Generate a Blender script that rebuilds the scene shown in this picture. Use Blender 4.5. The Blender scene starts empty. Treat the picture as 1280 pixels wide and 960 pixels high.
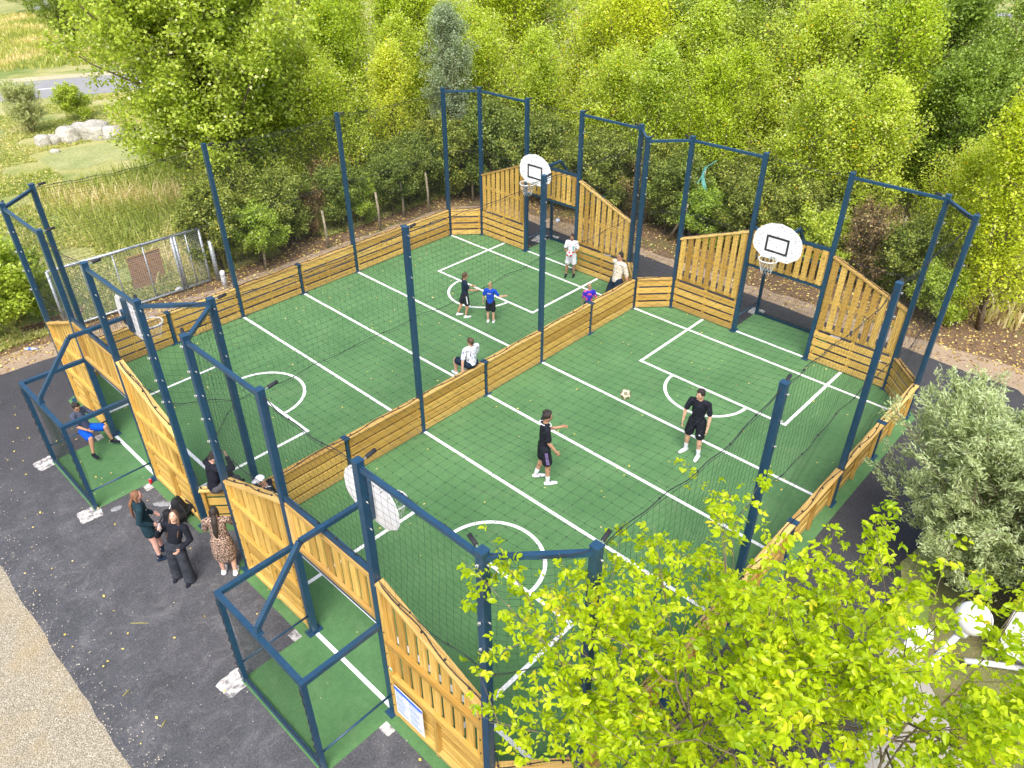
import bpy, math, random
import numpy as np
from mathutils import Vector as V, Matrix
random.seed(7)
PI = math.pi
sc = bpy.context.scene
COL = sc.collection

# ------------------------------------------------------------------ camera
CAMP = V((-3.6531, -3.0786, 10.4615)); YAW = .7576; PIT = -.5947; ROLL = -.0021; FPX = 947.65
_f = V((math.cos(PIT)*math.cos(YAW), math.cos(PIT)*math.sin(YAW), math.sin(PIT)))
_r = V((math.sin(YAW), -math.cos(YAW), 0)); _u = _r.cross(_f)
_r2 = _r*math.cos(ROLL)+_u*math.sin(ROLL); _u2 = -_r*math.sin(ROLL)+_u*math.cos(ROLL)
cd = bpy.data.cameras.new('camera'); cam = bpy.data.objects.new('camera', cd); COL.objects.link(cam)
cam.matrix_world = Matrix(((_r2.x, _u2.x, -_f.x, CAMP.x), (_r2.y, _u2.y, -_f.y, CAMP.y), (_r2.z, _u2.z, -_f.z, CAMP.z), (0, 0, 0, 1)))
cd.sensor_width = 36; cd.lens = FPX/1280*36; cd.clip_end = 6000; cd.clip_start = .05
sc.camera = cam

def at(u, v, z=0.):
    """survey helper: where a sight line meets the height z"""
    d = _f+_r2*((u-640)/FPX)-_u2*((v-480)/FPX)
    return CAMP+d*((z-CAMP.z)/d.z)
def aty(u, v, y):
    d = _f+_r2*((u-640)/FPX)-_u2*((v-480)/FPX)
    return CAMP+d*((y-CAMP.y)/d.y)

# ------------------------------------------------------------------ materials
MATS = {}
def nt(name):
    m = bpy.data.materials.new(name); m.use_nodes = True
    n = m.node_tree; b = n.nodes['Principled BSDF']; MATS[name] = m
    return m, n, b
def N(n, t, **k):
    x = n.nodes.new(t)
    for a, b in k.items():
        if a in x.inputs.keys() if hasattr(x.inputs, 'keys') else False: x.inputs[a].default_value = b
        else: setattr(x, a, b)
    return x
def ramp(n, fac, stops):
    r = n.nodes.new('ShaderNodeValToRGB'); n.links.new(fac, r.inputs[0])
    e = r.color_ramp.elements
    while len(e) < len(stops): e.new(.5)
    for i, (p, c) in enumerate(stops):
        e[i].position = p; e[i].color = (*c, 1) if len(c) == 3 else c
    return r.outputs[0]
def noise(n, scale, detail=4, rough=.6, vec=None, dist=0):
    x = n.nodes.new('ShaderNodeTexNoise'); x.inputs['Scale'].default_value = scale; x.inputs['Detail'].default_value = detail
    x.inputs['Roughness'].default_value = rough; x.inputs['Distortion'].default_value = dist
    if vec is None:
        g = n.nodes.new('ShaderNodeNewGeometry'); vec = g.outputs['Position']
    n.links.new(vec, x.inputs['Vector'])
    return x.outputs['Fac']
def mixc(n, fac, a, b, mode='MIX'):
    m = n.nodes.new('ShaderNodeMix'); m.data_type = 'RGBA'; m.blend_type = mode
    for s, i in ((fac, 0), (a, 6), (b, 7)):
        if isinstance(s, (int, float)): m.inputs[i].default_value = s
        elif isinstance(s, tuple): m.inputs[i].default_value = (*s, 1)
        else: n.links.new(s, m.inputs[i])
    return m.outputs[2]
def bump(n, b, h, strength=.3, dist=.01):
    x = n.nodes.new('ShaderNodeBump'); x.inputs['Strength'].default_value = strength; x.inputs['Distance'].default_value = dist
    n.links.new(h, x.inputs['Height']); n.links.new(x.outputs[0], b.inputs['Normal'])
def attr(n, name):
    a = n.nodes.new('ShaderNodeAttribute'); a.attribute_name = name; return a
def plain(name, col, rough=.6, metal=0, spec=.5, var=.12, scale=30, bmp=0):
    m, n, b = nt(name)
    f = noise(n, scale, 3)
    c = ramp(n, f, [(.3, tuple(x*(1-var) for x in col)), (.7, tuple(min(1, x*(1+var)) for x in col))])
    n.links.new(c, b.inputs['Base Color']); b.inputs['Roughness'].default_value = rough; b.inputs['Metallic'].default_value = metal
    b.inputs['Specular IOR Level'].default_value = spec
    if bmp: bump(n, b, f, bmp, .02)
    return m
def ground_mat(name, stops, scale, fine, finestops, rough=.95, bstr=.4, bdist=.01, big=None):
    m, n, b = nt(name)
    c = ramp(n, noise(n, scale, 6, .65), stops)
    c2 = ramp(n, noise(n, fine, 4, .7), finestops)
    c = mixc(n, 1., c, c2, 'MULTIPLY')
    if big:
        c = mixc(n, ramp(n, noise(n, big[0], 4, .6, dist=.6), [(big[1], (0, 0, 0)), (big[2], (1, 1, 1))]), c, big[3])
        
    n.links.new(c, b.inputs['Base Color']); b.inputs['Roughness'].default_value = rough; b.inputs['Specular IOR Level'].default_value = .25
    bump(n, b, noise(n, fine, 3), bstr, bdist)
    return m
# turf
m, n, b = nt('turf')
c = ramp(n, noise(n, .7, 4, .6), [(.36, (.078, .180, .070)), (.64, (.108, .230, .092))])
c = mixc(n, 1., c, ramp(n, noise(n, 9, 5, .8), [(.25, (.78, .8, .78)), (.75, (1.12, 1.1, 1.1))]), 'MULTIPLY')
c = mixc(n, 1., c, ramp(n, noise(n, 170, 3, .7), [(.3, (.55, .6, .55)), (.7, (1.3, 1.28, 1.3))]), 'MULTIPLY')
c = mixc(n, ramp(n, noise(n, 1.3, 6, .7, dist=1.0), [(.54, (0, 0, 0)), (.72, (.22, .22, .22))]), c, (.20, .25, .14))
n.links.new(c, b.inputs['Base Color']); b.inputs['Roughness'].default_value = 1; b.inputs['Specular IOR Level'].default_value = .1
b.inputs['Sheen Weight'].default_value = .25; b.inputs['Sheen Tint'].default_value = (.5, .8, .5, 1)
bump(n, b, noise(n, 160, 2), .5, .01)
# painted turf line: white fibres with green showing
m, n, b = nt('line_white')
c = ramp(n, noise(n, 60, 5, .8), [(.3, (.55, .62, .56)), (.48, (.80, .82, .81)), (.8, (.86, .87, .87))])
n.links.new(c, b.inputs['Base Color']); b.inputs['Roughness'].default_value = .95; bump(n, b, noise(n, 160, 2), .4, .006)
# asphalt
m, n, b = nt('asphalt')
sx = n.nodes.new('ShaderNodeSeparateXYZ'); gg = n.nodes.new('ShaderNodeNewGeometry'); n.links.new(gg.outputs['Position'], sx.inputs[0])
def mrange(v, a0, a1):
    r = n.nodes.new('ShaderNodeMapRange'); r.interpolation_type = 'SMOOTHSTEP'; n.links.new(v, r.inputs[0]); r.inputs[1].default_value = a0; r.inputs[2].default_value = a1; return r.outputs[0]
mm = n.nodes.new('ShaderNodeMath'); mm.operation = 'MULTIPLY'; n.links.new(mrange(sx.outputs[1], 15.5, 9.5), mm.inputs[0]); n.links.new(mrange(sx.outputs[0], 1.6, .4), mm.inputs[1])
c = ramp(n, noise(n, .9, 6, .65, dist=.4), [(.3, (.042, .042, .047)), (.7, (.060, .060, .068))])
dusty = ramp(n, noise(n, 1.6, 8, .75, dist=.5), [(.34, (.055, .057, .064)), (.52, (.076, .078, .088)), (.66, (.112, .113, .122))])
c = mixc(n, mm.outputs[0], c, dusty)
c = mixc(n, 1., c, ramp(n, noise(n, 30, 6, .9), [(.34, (.48, .48, .48)), (.5, (1, 1, 1)), (.66, (1.8, 1.8, 1.75))]), 'MULTIPLY')
st_ = mixc(n, ramp(n, noise(n, 3.1, 8, .8, dist=1.6), [(.52, (0, 0, 0)), (.68, (.5, .5, .5))]), c, (.20, .195, .19))
c = mixc(n, mm.outputs[0], c, st_)
n.links.new(c, b.inputs['Base Color']); b.inputs['Roughness'].default_value = .9; b.inputs['Specular IOR Level'].default_value = .3
bump(n, b, noise(n, 60, 4, .8), .8, .012)
# gravel
m, n, b = nt('gravel')
vo = n.nodes.new('ShaderNodeTexVoronoi'); vo.inputs['Scale'].default_value = 64
g = n.nodes.new('ShaderNodeNewGeometry'); n.links.new(g.outputs['Position'], vo.inputs['Vector'])
sep = n.nodes.new('ShaderNodeSeparateColor'); n.links.new(vo.outputs['Color'], sep.inputs[0])
c = ramp(n, sep.outputs[0], [(0, (.20, .175, .12)), (.4, (.34, .30, .215)), (.75, (.43, .385, .29)), (1, (.58, .54, .45))])
c = mixc(n, ramp(n, noise(n, .8, 4, .6), [(.5, (0, 0, 0)), (.68, (.6, .6, .6))]), c, (.45, .34, .16))
c = mixc(n, ramp(n, vo.outputs['Distance'], [(.35, (0, 0, 0)), (.75, (.7, .7, .7))]), c, (.16, .14, .10))
n.links.new(c, b.inputs['Base Color']); b.inputs['Roughness'].default_value = .95
inv = n.nodes.new('ShaderNodeMath'); inv.operation = 'SUBTRACT'; inv.inputs[0].default_value = 1; n.links.new(vo.outputs['Distance'], inv.inputs[1])
bump(n, b, inv.outputs[0], .7, .015)
ground_mat('mulch', [(.3, (.115, .078, .052)), (.7, (.20, .140, .095))], 2.2, 45, [(.3, (.45, .42, .4)), (.7, (1.5, 1.45, 1.35))], big=(.55, .55, .66, (.12, .13, .045)))
ground_mat('dirt_track', [(.3, (.27, .20, .145)), (.7, (.36, .28, .21))], 1.6, 40, [(.3, (.65, .65, .6)), (.7, (1.3, 1.3, 1.25))])
ground_mat('meadow', [(.28, (.24, .27, .08)), (.5, (.34, .34, .14)), (.72, (.46, .42, .24))], .5, 14, [(.3, (.5, .55, .4)), (.7, (1.3, 1.25, 1.2))], big=(.22, .46, .60, (.14, .20, .045)))
ground_mat('lawn', [(.3, (.10, .12, .045)), (.7, (.20, .19, .09))], 1.8, 60, [(.3, (.45, .5, .4)), (.7, (1.35, 1.3, 1.2))], big=(1.1, .5, .66, (.19, .14, .09)))
ground_mat('path_stone', [(.3, (.30, .28, .25)), (.7, (.40, .38, .35))], 2, 60, [(.3, (.7, .7, .7)), (.7, (1.2, 1.2, 1.2))])
ground_mat('road_grey', [(.3, (.24, .24, .245)), (.7, (.29, .29, .295))], 1, 40, [(.3, (.85, .85, .85)), (.7, (1.1, 1.1, 1.1))])
ground_mat('verge_sand', [(.3, (.40, .35, .22)), (.7, (.50, .45, .30))], 1, 20, [(.3, (.7, .7, .7)), (.7, (1.2, 1.2, 1.2))])
ground_mat('pond_green', [(.3, (.24, .27, .10)), (.7, (.36, .36, .17))], .8, 8, [(.3, (.65, .7, .6)), (.7, (1.2, 1.2, 1.15))], rough=.8, bstr=.3)
ground_mat('concrete', [(.38, (.16, .16, .16)), (.50, (.42, .41, .40)), (.60, (.60, .59, .58))], 9, 30, [(.3, (.75, .75, .75)), (.7, (1.15, 1.15, 1.15))])
ground_mat('rock', [(.3, (.34, .32, .27)), (.7, (.58, .56, .50))], 1.5, 9, [(.3, (.55, .55, .55)), (.7, (1.15, 1.15, 1.15))], bstr=.8, bdist=.06)
# wood (uv: u runs along the board in metres)
def wood(name, lo, mid, hi):
    m, n, b = nt(name)
    uv = n.nodes.new('ShaderNodeUVMap'); uv.uv_map = 'uv'
    mp = n.nodes.new('ShaderNodeMapping'); mp.inputs['Scale'].default_value = (1.6, 26, 1); n.links.new(uv.outputs[0], mp.inputs[0])
    g1 = noise(n, 1, 5, .65, mp.outputs[0], .8)
    c = ramp(n, g1, [(.30, lo), (.5, mid), (.72, hi)])
    mp2 = n.nodes.new('ShaderNodeMapping'); mp2.inputs['Scale'].default_value = (2.2, 7, 1); n.links.new(uv.outputs[0], mp2.inputs[0])
    kn = noise(n, 1.3, 2, .5, mp2.outputs[0])
    c = mixc(n, ramp(n, kn, [(.70, (0, 0, 0)), (.78, (.75, .75, .75))]), c, (.20, .09, .025))
    t = attr(n, 'tone')
    c = mixc(n, 1., c, ramp(n, t.outputs['Fac'], [(0, (.66, .60, .50)), (.35, (.92, .88, .82)), (.7, (1.03, 1.02, 1)), (1, (1.2, 1.22, 1.28))]), 'MULTIPLY')
    c = mixc(n, ramp(n, noise(n, 1.7, 4, .7), [(.55, (0, 0, 0)), (.75, (.35, .35, .35))]), c, (.42, .29, .13))
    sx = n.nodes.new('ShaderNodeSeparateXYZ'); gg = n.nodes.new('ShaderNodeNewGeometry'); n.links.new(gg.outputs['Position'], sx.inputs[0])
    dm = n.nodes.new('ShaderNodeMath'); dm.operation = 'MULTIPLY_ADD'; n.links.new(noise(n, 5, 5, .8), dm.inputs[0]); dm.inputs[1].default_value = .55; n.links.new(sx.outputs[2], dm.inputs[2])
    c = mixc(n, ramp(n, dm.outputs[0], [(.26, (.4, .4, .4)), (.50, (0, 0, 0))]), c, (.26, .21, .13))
    n.links.new(c, b.inputs['Base Color']); b.inputs['Roughness'].default_value = .7; b.inputs['Specular IOR Level'].default_value = .3
    bump(n, b, g1, .25, .004)
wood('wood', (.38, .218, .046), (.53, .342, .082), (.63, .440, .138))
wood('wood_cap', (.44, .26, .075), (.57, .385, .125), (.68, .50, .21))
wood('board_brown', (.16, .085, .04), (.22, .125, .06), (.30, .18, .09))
# painted steel
m, n, b = nt('steel_blue')
f = noise(n, 8, 4, .7)
c = ramp(n, f, [(.3, (.010, .043, .088)), (.7, (.017, .060, .116))])
c = mixc(n, ramp(n, noise(n, 40, 3, .8), [(.68, (0, 0, 0)), (.8, (.4, .4, .4))]), c, (.10, .14, .18))
n.links.new(c, b.inputs['Base Color']); b.inputs['Roughness'].default_value = .38; b.inputs['Specular IOR Level'].default_value = .5
b.inputs['Coat Weight'].default_value = .15
plain('galv', (.42, .46, .50), .5, .5, var=.2, scale=20)
plain('zinc', (.62, .62, .60), .35, .8)
plain('white_metal', (.74, .75, .76), .5, var=.06, scale=6)
plain('chrome_white', (.70, .70, .70), .4)
plain('net_dark', (.012, .022, .022), .8)
plain('net_goal', (.010, .035, .022), .8)
plain('rope', (.016, .018, .024), .8, var=.3)
plain('board_white', (.80, .80, .82), .4, var=.05, scale=5)
plain('board_back', (.03, .05, .08), .6)
plain('black_paint', (.02, .02, .03), .6)
plain('sign_blue', (.01, .12, .72), .5)
plain('sign_text', (.22, .30, .46), .6)
plain('sign_green', (.02, .42, .12), .6)
plain('plastic_clear', (.50, .58, .68), .2)
plain('plastic_blue', (.05, .15, .55), .4)
plain('can_red', (.65, .02, .04), .3, .3)
plain('rag_grey', (.22, .23, .245), .9, var=.35)
plain('black_fabric', (.012, .013, .017), .85, var=.4, bmp=.4)
plain('bark', (.17, .13, .09), .9, var=.45, scale=12, bmp=.8)
plain('bark_pale', (.30, .26, .18), .9, var=.35, scale=10, bmp=.8)
plain('bark_dark', (.08, .06, .045), .9, var=.4, scale=12, bmp=.8)
plain('twig_yellow', (.30, .27, .08), .8, var=.3)
plain('ball_cream', (.66, .60, .44), .5)
plain('ball_olive', (.16, .15, .07), .5)
plain('ball_red', (.70, .03, .05), .4)
plain('ball_white', (.78, .78, .78), .4)
plain('globe', (.82, .82, .82), .25, var=.03)
plain('lamp_pole', (.50, .51, .52), .45)
plain('siding', (.76, .77, .80), .5, var=.04, scale=4)
plain('pebble', (.44, .40, .32), .9, var=.4)
plain('tarp', (.12, .36, .32), .7)
plain('car_white', (.72, .74, .76), .2)
plain('glass_dark', (.02, .025, .03), .1)
plain('rubber', (.015, .015, .015), .9)
def skinmat(name, col):
    m, n, b = nt(name)
    c = ramp(n, noise(n, 25, 3), [(.3, tuple(x*.92 for x in col)), (.7, tuple(x*1.05 for x in col))])
    n.links.new(c, b.inputs['Base Color']); b.inputs['Roughness'].default_value = .55
    b.inputs['Subsurface Weight'].default_value = .08; b.inputs['Subsurface Radius'].default_value = (.02, .008, .004)
skinmat('skin_light', (.58, .34, .24)); skinmat('skin_tan', (.46, .25, .155)); skinmat('skin_brown', (.34, .185, .11)); skinmat('skin_pink', (.64, .36, .29))
plain('eye_dark', (.02, .015, .012), .3); plain('lips', (.38, .13, .10), .5)
def fabric(name, col, var=.25, scale=14):
    m, n, b = nt(name)
    f = noise(n, scale, 4, .6, dist=.8)
    c = ramp(n, f, [(.3, tuple(x*(1-var) for x in col)), (.7, tuple(min(.9, x*(1+var)) for x in col))])
    n.links.new(c, b.inputs['Base Color']); b.inputs['Roughness'].default_value = .9; b.inputs['Specular IOR Level'].default_value = .2
    bump(n, b, f, .6, .03)
    return m, n, b
fabric('cloth_black', (.012, .014, .022)); fabric('cloth_navy', (.010, .022, .045)); fabric('cloth_white', (.72, .73, .78), .06)
fabric('cloth_royal', (.005, .09, .55)); fabric('cloth_slate', (.085, .10, .15)); fabric('cloth_teal', (.012, .035, .048))
fabric('cloth_denim', (.035, .040, .052), .4, 8); fabric('cloth_purple', (.30, .22, .50)); fabric('cloth_blue', (.01, .06, .45))
fabric('cloth_aqua', (.10, .42, .42)); fabric('cloth_cap', (.75, .75, .80), .08)
def spotted(name, base, spot, scale, lo, hi):
    m, n, b = fabric(name, base, .08)
    c = mixc(n, ramp(n, noise(n, scale, 2, .5), [(lo, (0, 0, 0)), (hi, (1, 1, 1))]), base, spot)
    n.links.new(c, b.inputs['Base Color'])
spotted('cloth_leopard', (.44, .31, .24), (.05, .035, .03), 52, .47, .52)
spotted('cloth_beige', (.66, .54, .40), (.78, .74, .66), 22, .48, .55)
spotted('cloth_dots', (.76, .77, .84), (.10, .10, .24), 30, .56, .60)
spotted('cloth_pinkblue', (.03, .03, .50), (.85, .10, .25), 9, .50, .54)
spotted('cloth_graphic', (.012, .016, .024), (.65, .65, .66), 12, .62, .64)
m, n, b = fabric('cloth_stripe', (.014, .016, .024))
w = n.nodes.new('ShaderNodeTexWave'); w.inputs['Scale'].default_value = 28; w.bands_direction = 'DIAGONAL'
g = n.nodes.new('ShaderNodeNewGeometry'); n.links.new(g.outputs['Position'], w.inputs['Vector'])
n.links.new(mixc(n, ramp(n, w.outputs['Fac'], [(.85, (0, 0, 0)), (.95, (.7, .7, .7))]), (.014, .016, .024), (.4, .4, .42)), b.inputs['Base Color'])
plain('hair_dark', (.022, .015, .012), .6, var=.5, scale=60, bmp=.6); plain('hair_brown', (.085, .045, .026), .6, var=.5, scale=60, bmp=.6)
plain('hair_blond', (.36, .24, .13), .6, var=.4, scale=60, bmp=.6); plain('hair_auburn', (.19, .085, .04), .6, var=.5, scale=60, bmp=.6)
# foliage
def leafmat(name, stops, trans=.38, rough=.5, var=.12):
    m, n, b = nt(name)
    t = attr(n, 'tone')
    c = ramp(n, t.outputs['Fac'], stops)
    oi = n.nodes.new('ShaderNodeObjectInfo')
    c = mixc(n, 1., c, ramp(n, oi.outputs['Random'], [(0, (1-var*1.6, 1-var, 1-var)), (.5, (1, 1, 1)), (1, (1+var*1.6, 1+var*.8, 1))]), 'MULTIPLY')
    n.links.new(c, b.inputs['Base Color']); b.inputs['Roughness'].default_value = rough; b.inputs['Specular IOR Level'].default_value = .35
    tr = n.nodes.new('ShaderNodeBsdfTranslucent'); n.links.new(mixc(n, 1., c, (1.25, 1.15, .5), 'MULTIPLY'), tr.inputs['Color'])
    ms = n.nodes.new('ShaderNodeMixShader'); ms.inputs[0].default_value = trans
    n.links.new(b.outputs[0], ms.inputs[1]); n.links.new(tr.outputs[0], ms.inputs[2])
    n.links.new(ms.outputs[0], n.nodes['Material Output'].inputs['Surface'])
leafmat('leaf_poplar', [(0, (.33, .44, .04)), (.40, (.53, .66, .075)), (.78, (.67, .78, .15)), (.88, (.78, .83, .40)), (.94, (.80, .85, .50)), (1, (.92, .64, .01))], .55, .4)  # whitish stops paint glossy highlights into the leaves, extra blue paints haze
leafmat('leaf_green', [(0, (.22, .32, .03)), (.40, (.40, .54, .065)), (.78, (.54, .66, .12)), (.90, (.64, .72, .38)), (1, (.74, .80, .54))], .45, .4)  # two palest stops stand in for glints on shiny leaves
leafmat('leaf_mid', [(0, (.15, .23, .025)), (.5, (.29, .40, .05)), (.9, (.44, .55, .12)), (1, (.50, .58, .20))], .4, .4)
leafmat('leaf_dark', [(0, (.11, .15, .025)), (.5, (.23, .30, .05)), (.9, (.40, .47, .12)), (1, (.55, .48, .05))], .35, .4)
leafmat('leaf_silver', [(0, (.24, .30, .15)), (.5, (.40, .47, .28)), (.9, (.56, .62, .44)), (1, (.68, .72, .55))], .35)
leafmat('leaf_willow', [(0, (.30, .36, .15)), (.5, (.54, .62, .31)), (.9, (.70, .75, .48)), (1, (.72, .74, .58))], .4)
leafmat('leaf_near', [(0, (.26, .40, .006)), (.5, (.50, .63, .008)), (.9, (.64, .74, .03)), (1, (.78, .68, .04))], .5, .35)
leafmat('leaf_fresh', [(0, (.34, .44, .02)), (.5, (.55, .68, .05)), (.85, (.68, .78, .10)), (.94, (.70, .74, .34)), (1, (.88, .72, .02))], .5, .4)  # pale stop before the yellow is leaf gloss put into the colour
leafmat('leaf_dry', [(0, (.12, .07, .035)), (.4, (.25, .17, .08)), (.8, (.38, .30, .14)), (1, (.50, .45, .18))], .3, .8)
leafmat('leaf_fallen', [(0, (.20, .11, .05)), (.45, (.34, .21, .09)), (.75, (.58, .44, .10)), (1, (.74, .62, .28))], .1, .8)
leafmat('leaf_yellow', [(0, (.50, .42, .06)), (.5, (.62, .55, .16)), (1, (.60, .50, .30))], .1, .8)
leafmat('grass', [(0, (.28, .36, .08)), (.5, (.44, .50, .15)), (.8, (.58, .56, .28)), (1, (.70, .64, .42))], .45, .8)

# ------------------------------------------------------------------ mesh builder
class MB:
    def __init__(s): s.v = []; s.f = []; s.uv = []; s.t = []; s.mi = []
    def add(s, vs, fs, uvs=None, tone=None, mi=0):
        o = len(s.v); s.v += [tuple(x) for x in vs]
        tone = random.random() if tone is None else tone
        for k, f in enumerate(fs):
            s.f.append(tuple(o+i for i in f)); s.t.append(tone); s.mi.append(mi)
            s.uv += (uvs[k] if uvs else [(0, 0)]*len(f))
    def bar(s, p0, p1, w, h, up=(0, 0, 1), tone=None, mi=0):
        p0 = V(p0); p1 = V(p1); d = (p1-p0); L = d.length; d.normalize(); up = V(up)
        if abs(d.dot(up)) > .98: up = V((1, 0, 0))
        a = d.cross(up).normalized(); b = a.cross(d).normalized()
        a = a*(w/2); b = b*(h/2); o = random.random()*9
        vs = [p0-a-b, p0+a-b, p0+a+b, p0-a+b, p1-a-b, p1+a-b, p1+a+b, p1-a+b]
        fs = [(0, 1, 2, 3), (7, 6, 5, 4), (0, 4, 5, 1), (1, 5, 6, 2), (2, 6, 7, 3), (3, 7, 4, 0)]
        uvs = [[(0, o), (0, o+w), (h, o+w), (h, o)], [(0, o), (0, o+w), (h, o+w), (h, o)]]
        for q, wd in ((0, w), (1, h), (2, w), (3, h)):
            oo = o+q*.31; uvs.append([(o, oo), (o+L, oo), (o+L, oo+wd), (o, oo+wd)])
        s.add(vs, fs, uvs, tone, mi); return s
    def box(s, c, sx, sy, sz, **k):
        c = V(c); s.bar(c-V((sx/2, 0, 0)), c+V((sx/2, 0, 0)), sy, sz, **k); return s
    def poly(s, pts, th_vec, **k):
        """outline extruded along th_vec"""
        n = len(pts); a = [V(p) for p in pts]; b = [p+V(th_vec) for p in a]
        fs = [tuple(range(n))[::-1], tuple(range(n, 2*n))]+[(i, (i+1) % n, n+(i+1) % n, n+i) for i in range(n)]
        s.add(a+b, fs, None, **k); return s
    def tube(s, pts, r, n=8, caps=True, closed=False, **k):
        pts = [V(p) for p in pts]; m = len(pts); rs = r if isinstance(r, (list, tuple)) else [r]*m
        vs = []; prev = None
        for i, p in enumerate(pts):
            if closed: d = (pts[(i+1) % m]-pts[i-1])
            else: d = pts[min(i+1, m-1)]-pts[max(i-1, 0)]
            if d.length < 1e-9: d = V((0, 0, 1))
            d.normalize()
            if prev is None:
                up = V((0, 0, 1)) if abs(d.z) < .9 else V((1, 0, 0)); a = d.cross(up).normalized()
            else:
                a = prev-d*prev.dot(d)
                a = a.normalized() if a.length > 1e-6 else d.orthogonal().normalized()
            prev = a; b = d.cross(a)
            for j in range(n):
                t = 2*PI*j/n; vs.append(p+(a*math.cos(t)+b*math.sin(t))*rs[i])
        fs = []
        for i in range(m if closed else m-1):
            for j in range(n):
                i2 = (i+1) % m
                fs.append((i*n+j, i*n+(j+1) % n, i2*n+(j+1) % n, i2*n+j))
        if caps and not closed: fs += [tuple(range(n))[::-1], tuple(range((m-1)*n, m*n))]
        s.add(vs, fs, None, **k); return s
    def ball(s, c, rx, ry=None, rz=None, n=12, rot=None, fn=None, **k):
        ry = ry or rx; rz = rz or rx; c = V(c); vs = []; m = n//2+1
        for i in range(m+1):
            ph = PI*i/m
            for j in range(n):
                t = 2*PI*j/n; p = V((rx*math.sin(ph)*math.cos(t), ry*math.sin(ph)*math.sin(t), rz*math.cos(ph)))
                if fn: p = fn(p)
                if rot: p = rot @ p
                vs.append(c+p)
        fs = [(i*n+j, (i+1)*n+j, (i+1)*n+(j+1) % n, i*n+(j+1) % n) for i in range(m) for j in range(n)]
        s.add(vs, fs, None, **k); return s
    def build(s, name, mat, parent=None, smooth=False, link=True):
        me = bpy.data.meshes.new(name)
        off = V((0, 0, 0)) if parent is None else V(parent.get('_w', (0, 0, 0)))
        me.from_pydata([(x[0]-off.x, x[1]-off.y, x[2]-off.z) for x in s.v], [], s.f)
        uvl = me.uv_layers.new(name='uv'); uvl.data.foreach_set('uv', np.array(s.uv, dtype=np.float32).ravel())
        a = me.attributes.new('tone', 'FLOAT', 'FACE'); a.data.foreach_set('value', np.array(s.t, dtype=np.float32))
        for mm in (mat if isinstance(mat, (list, tuple)) else [mat]): me.materials.append(MATS[mm])
        me.polygons.foreach_set('material_index', np.array(s.mi, dtype=np.int32))
        if smooth: me.polygons.foreach_set('use_smooth', [True]*len(me.polygons))
        me.validate(); me.update()
        o = bpy.data.objects.new(name, me)
        if link: COL.objects.link(o)
        if parent is not None: o.parent = parent; o['_w'] = tuple(off)
        return o
def tag(o, label, cat, group=None, kind=None):
    if label: o['label'] = label
    if cat: o['category'] = cat
    if group: o['group'] = group
    if kind: o['kind'] = kind
    return o
def thing(name, loc, label, cat, group=None):
    o = bpy.data.objects.new(name, None); COL.objects.link(o); o.location = loc; o['_w'] = tuple(loc); o.empty_display_size = .3
    return tag(o, label, cat, group)
def npmesh(name, verts, faces_n, tone, mat, parent=None, mi=None, mats=None, link=True):
    """fast: verts (n,3) laid out face after face with faces_n corners each"""
    me = bpy.data.meshes.new(name); nv = len(verts); nf = nv//faces_n
    me.vertices.add(nv); me.vertices.foreach_set('co', np.asarray(verts, dtype=np.float32).ravel())
    me.loops.add(nv); me.loops.foreach_set('vertex_index', np.arange(nv, dtype=np.int32))
    me.polygons.add(nf); me.polygons.foreach_set('loop_start', np.arange(0, nv, faces_n, dtype=np.int32))
    me.polygons.foreach_set('loop_total', np.full(nf, faces_n, dtype=np.int32))
    a = me.attributes.new('tone', 'FLOAT', 'FACE'); a.data.foreach_set('value', np.asarray(tone, dtype=np.float32))
    me.materials.append(MATS[mat]); me.update(calc_edges=True)
    o = bpy.data.objects.new(name, me)
    if link: COL.objects.link(o)
    if parent is not None: o.parent = parent
    return o

# ------------------------------------------------------------------ setting
def sheet(name, pts, z, mat, kind='structure'):
    mb = MB(); mb.add([(x, y, z) for x, y in pts], [tuple(range(len(pts)))])
    return tag(mb.build(name, mat), None, None, kind=kind)
sheet('ground', [(-3000, -3000), (3000, -3000), (3000, 3000), (-3000, 3000)], -.016, 'meadow')
# wobbling outline helper
def wob(pts, step=.35, amp=.06, seed=1):
    rr = random.Random(seed); out = []
    for i in range(len(pts)):
        a = V((*pts[i], 0)); b = V((*pts[(i+1) % len(pts)], 0)); n_ = max(1, int((b-a).length/step))
        if (b-a).length > 60: n_ = 1
        for k in range(n_):
            p = a.lerp(b, k/n_); out.append((p.x+rr.uniform(-amp, amp), p.y+rr.uniform(-amp, amp)))
    return out
sheet('leaf_litter_ground', wob([(-1.5, 15.0), (3, 14), (14, 14), (15, 8), (15, -6), (24, -7), (26, 6), (24, 16), (17, 22.5), (12, 21.5), (4, 19.0), (-1.0, 19.8)], .5, .2, 3), -.012, 'mulch')
sheet('dirt_strip', wob([(-1.6, 16.4), (.5, 16.4), (15.3, 15.2), (15.6, 8), (15.6, -2.2), (16.9, -2.2), (16.7, 1), (16.5, 6), (16.4, 13), (16.0, 16.2), (14.6, 17.5), (8, 17.6), (2.0, 17.8), (.6, 18.0), (-1.6, 18.2)], .4, .1, 4), -.008, 'dirt_track')
sheet('gravel_yard', [(-40, -20), (-2.6, -20), (-2.6, 19), (-40, 40)], -.008, 'gravel')
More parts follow.
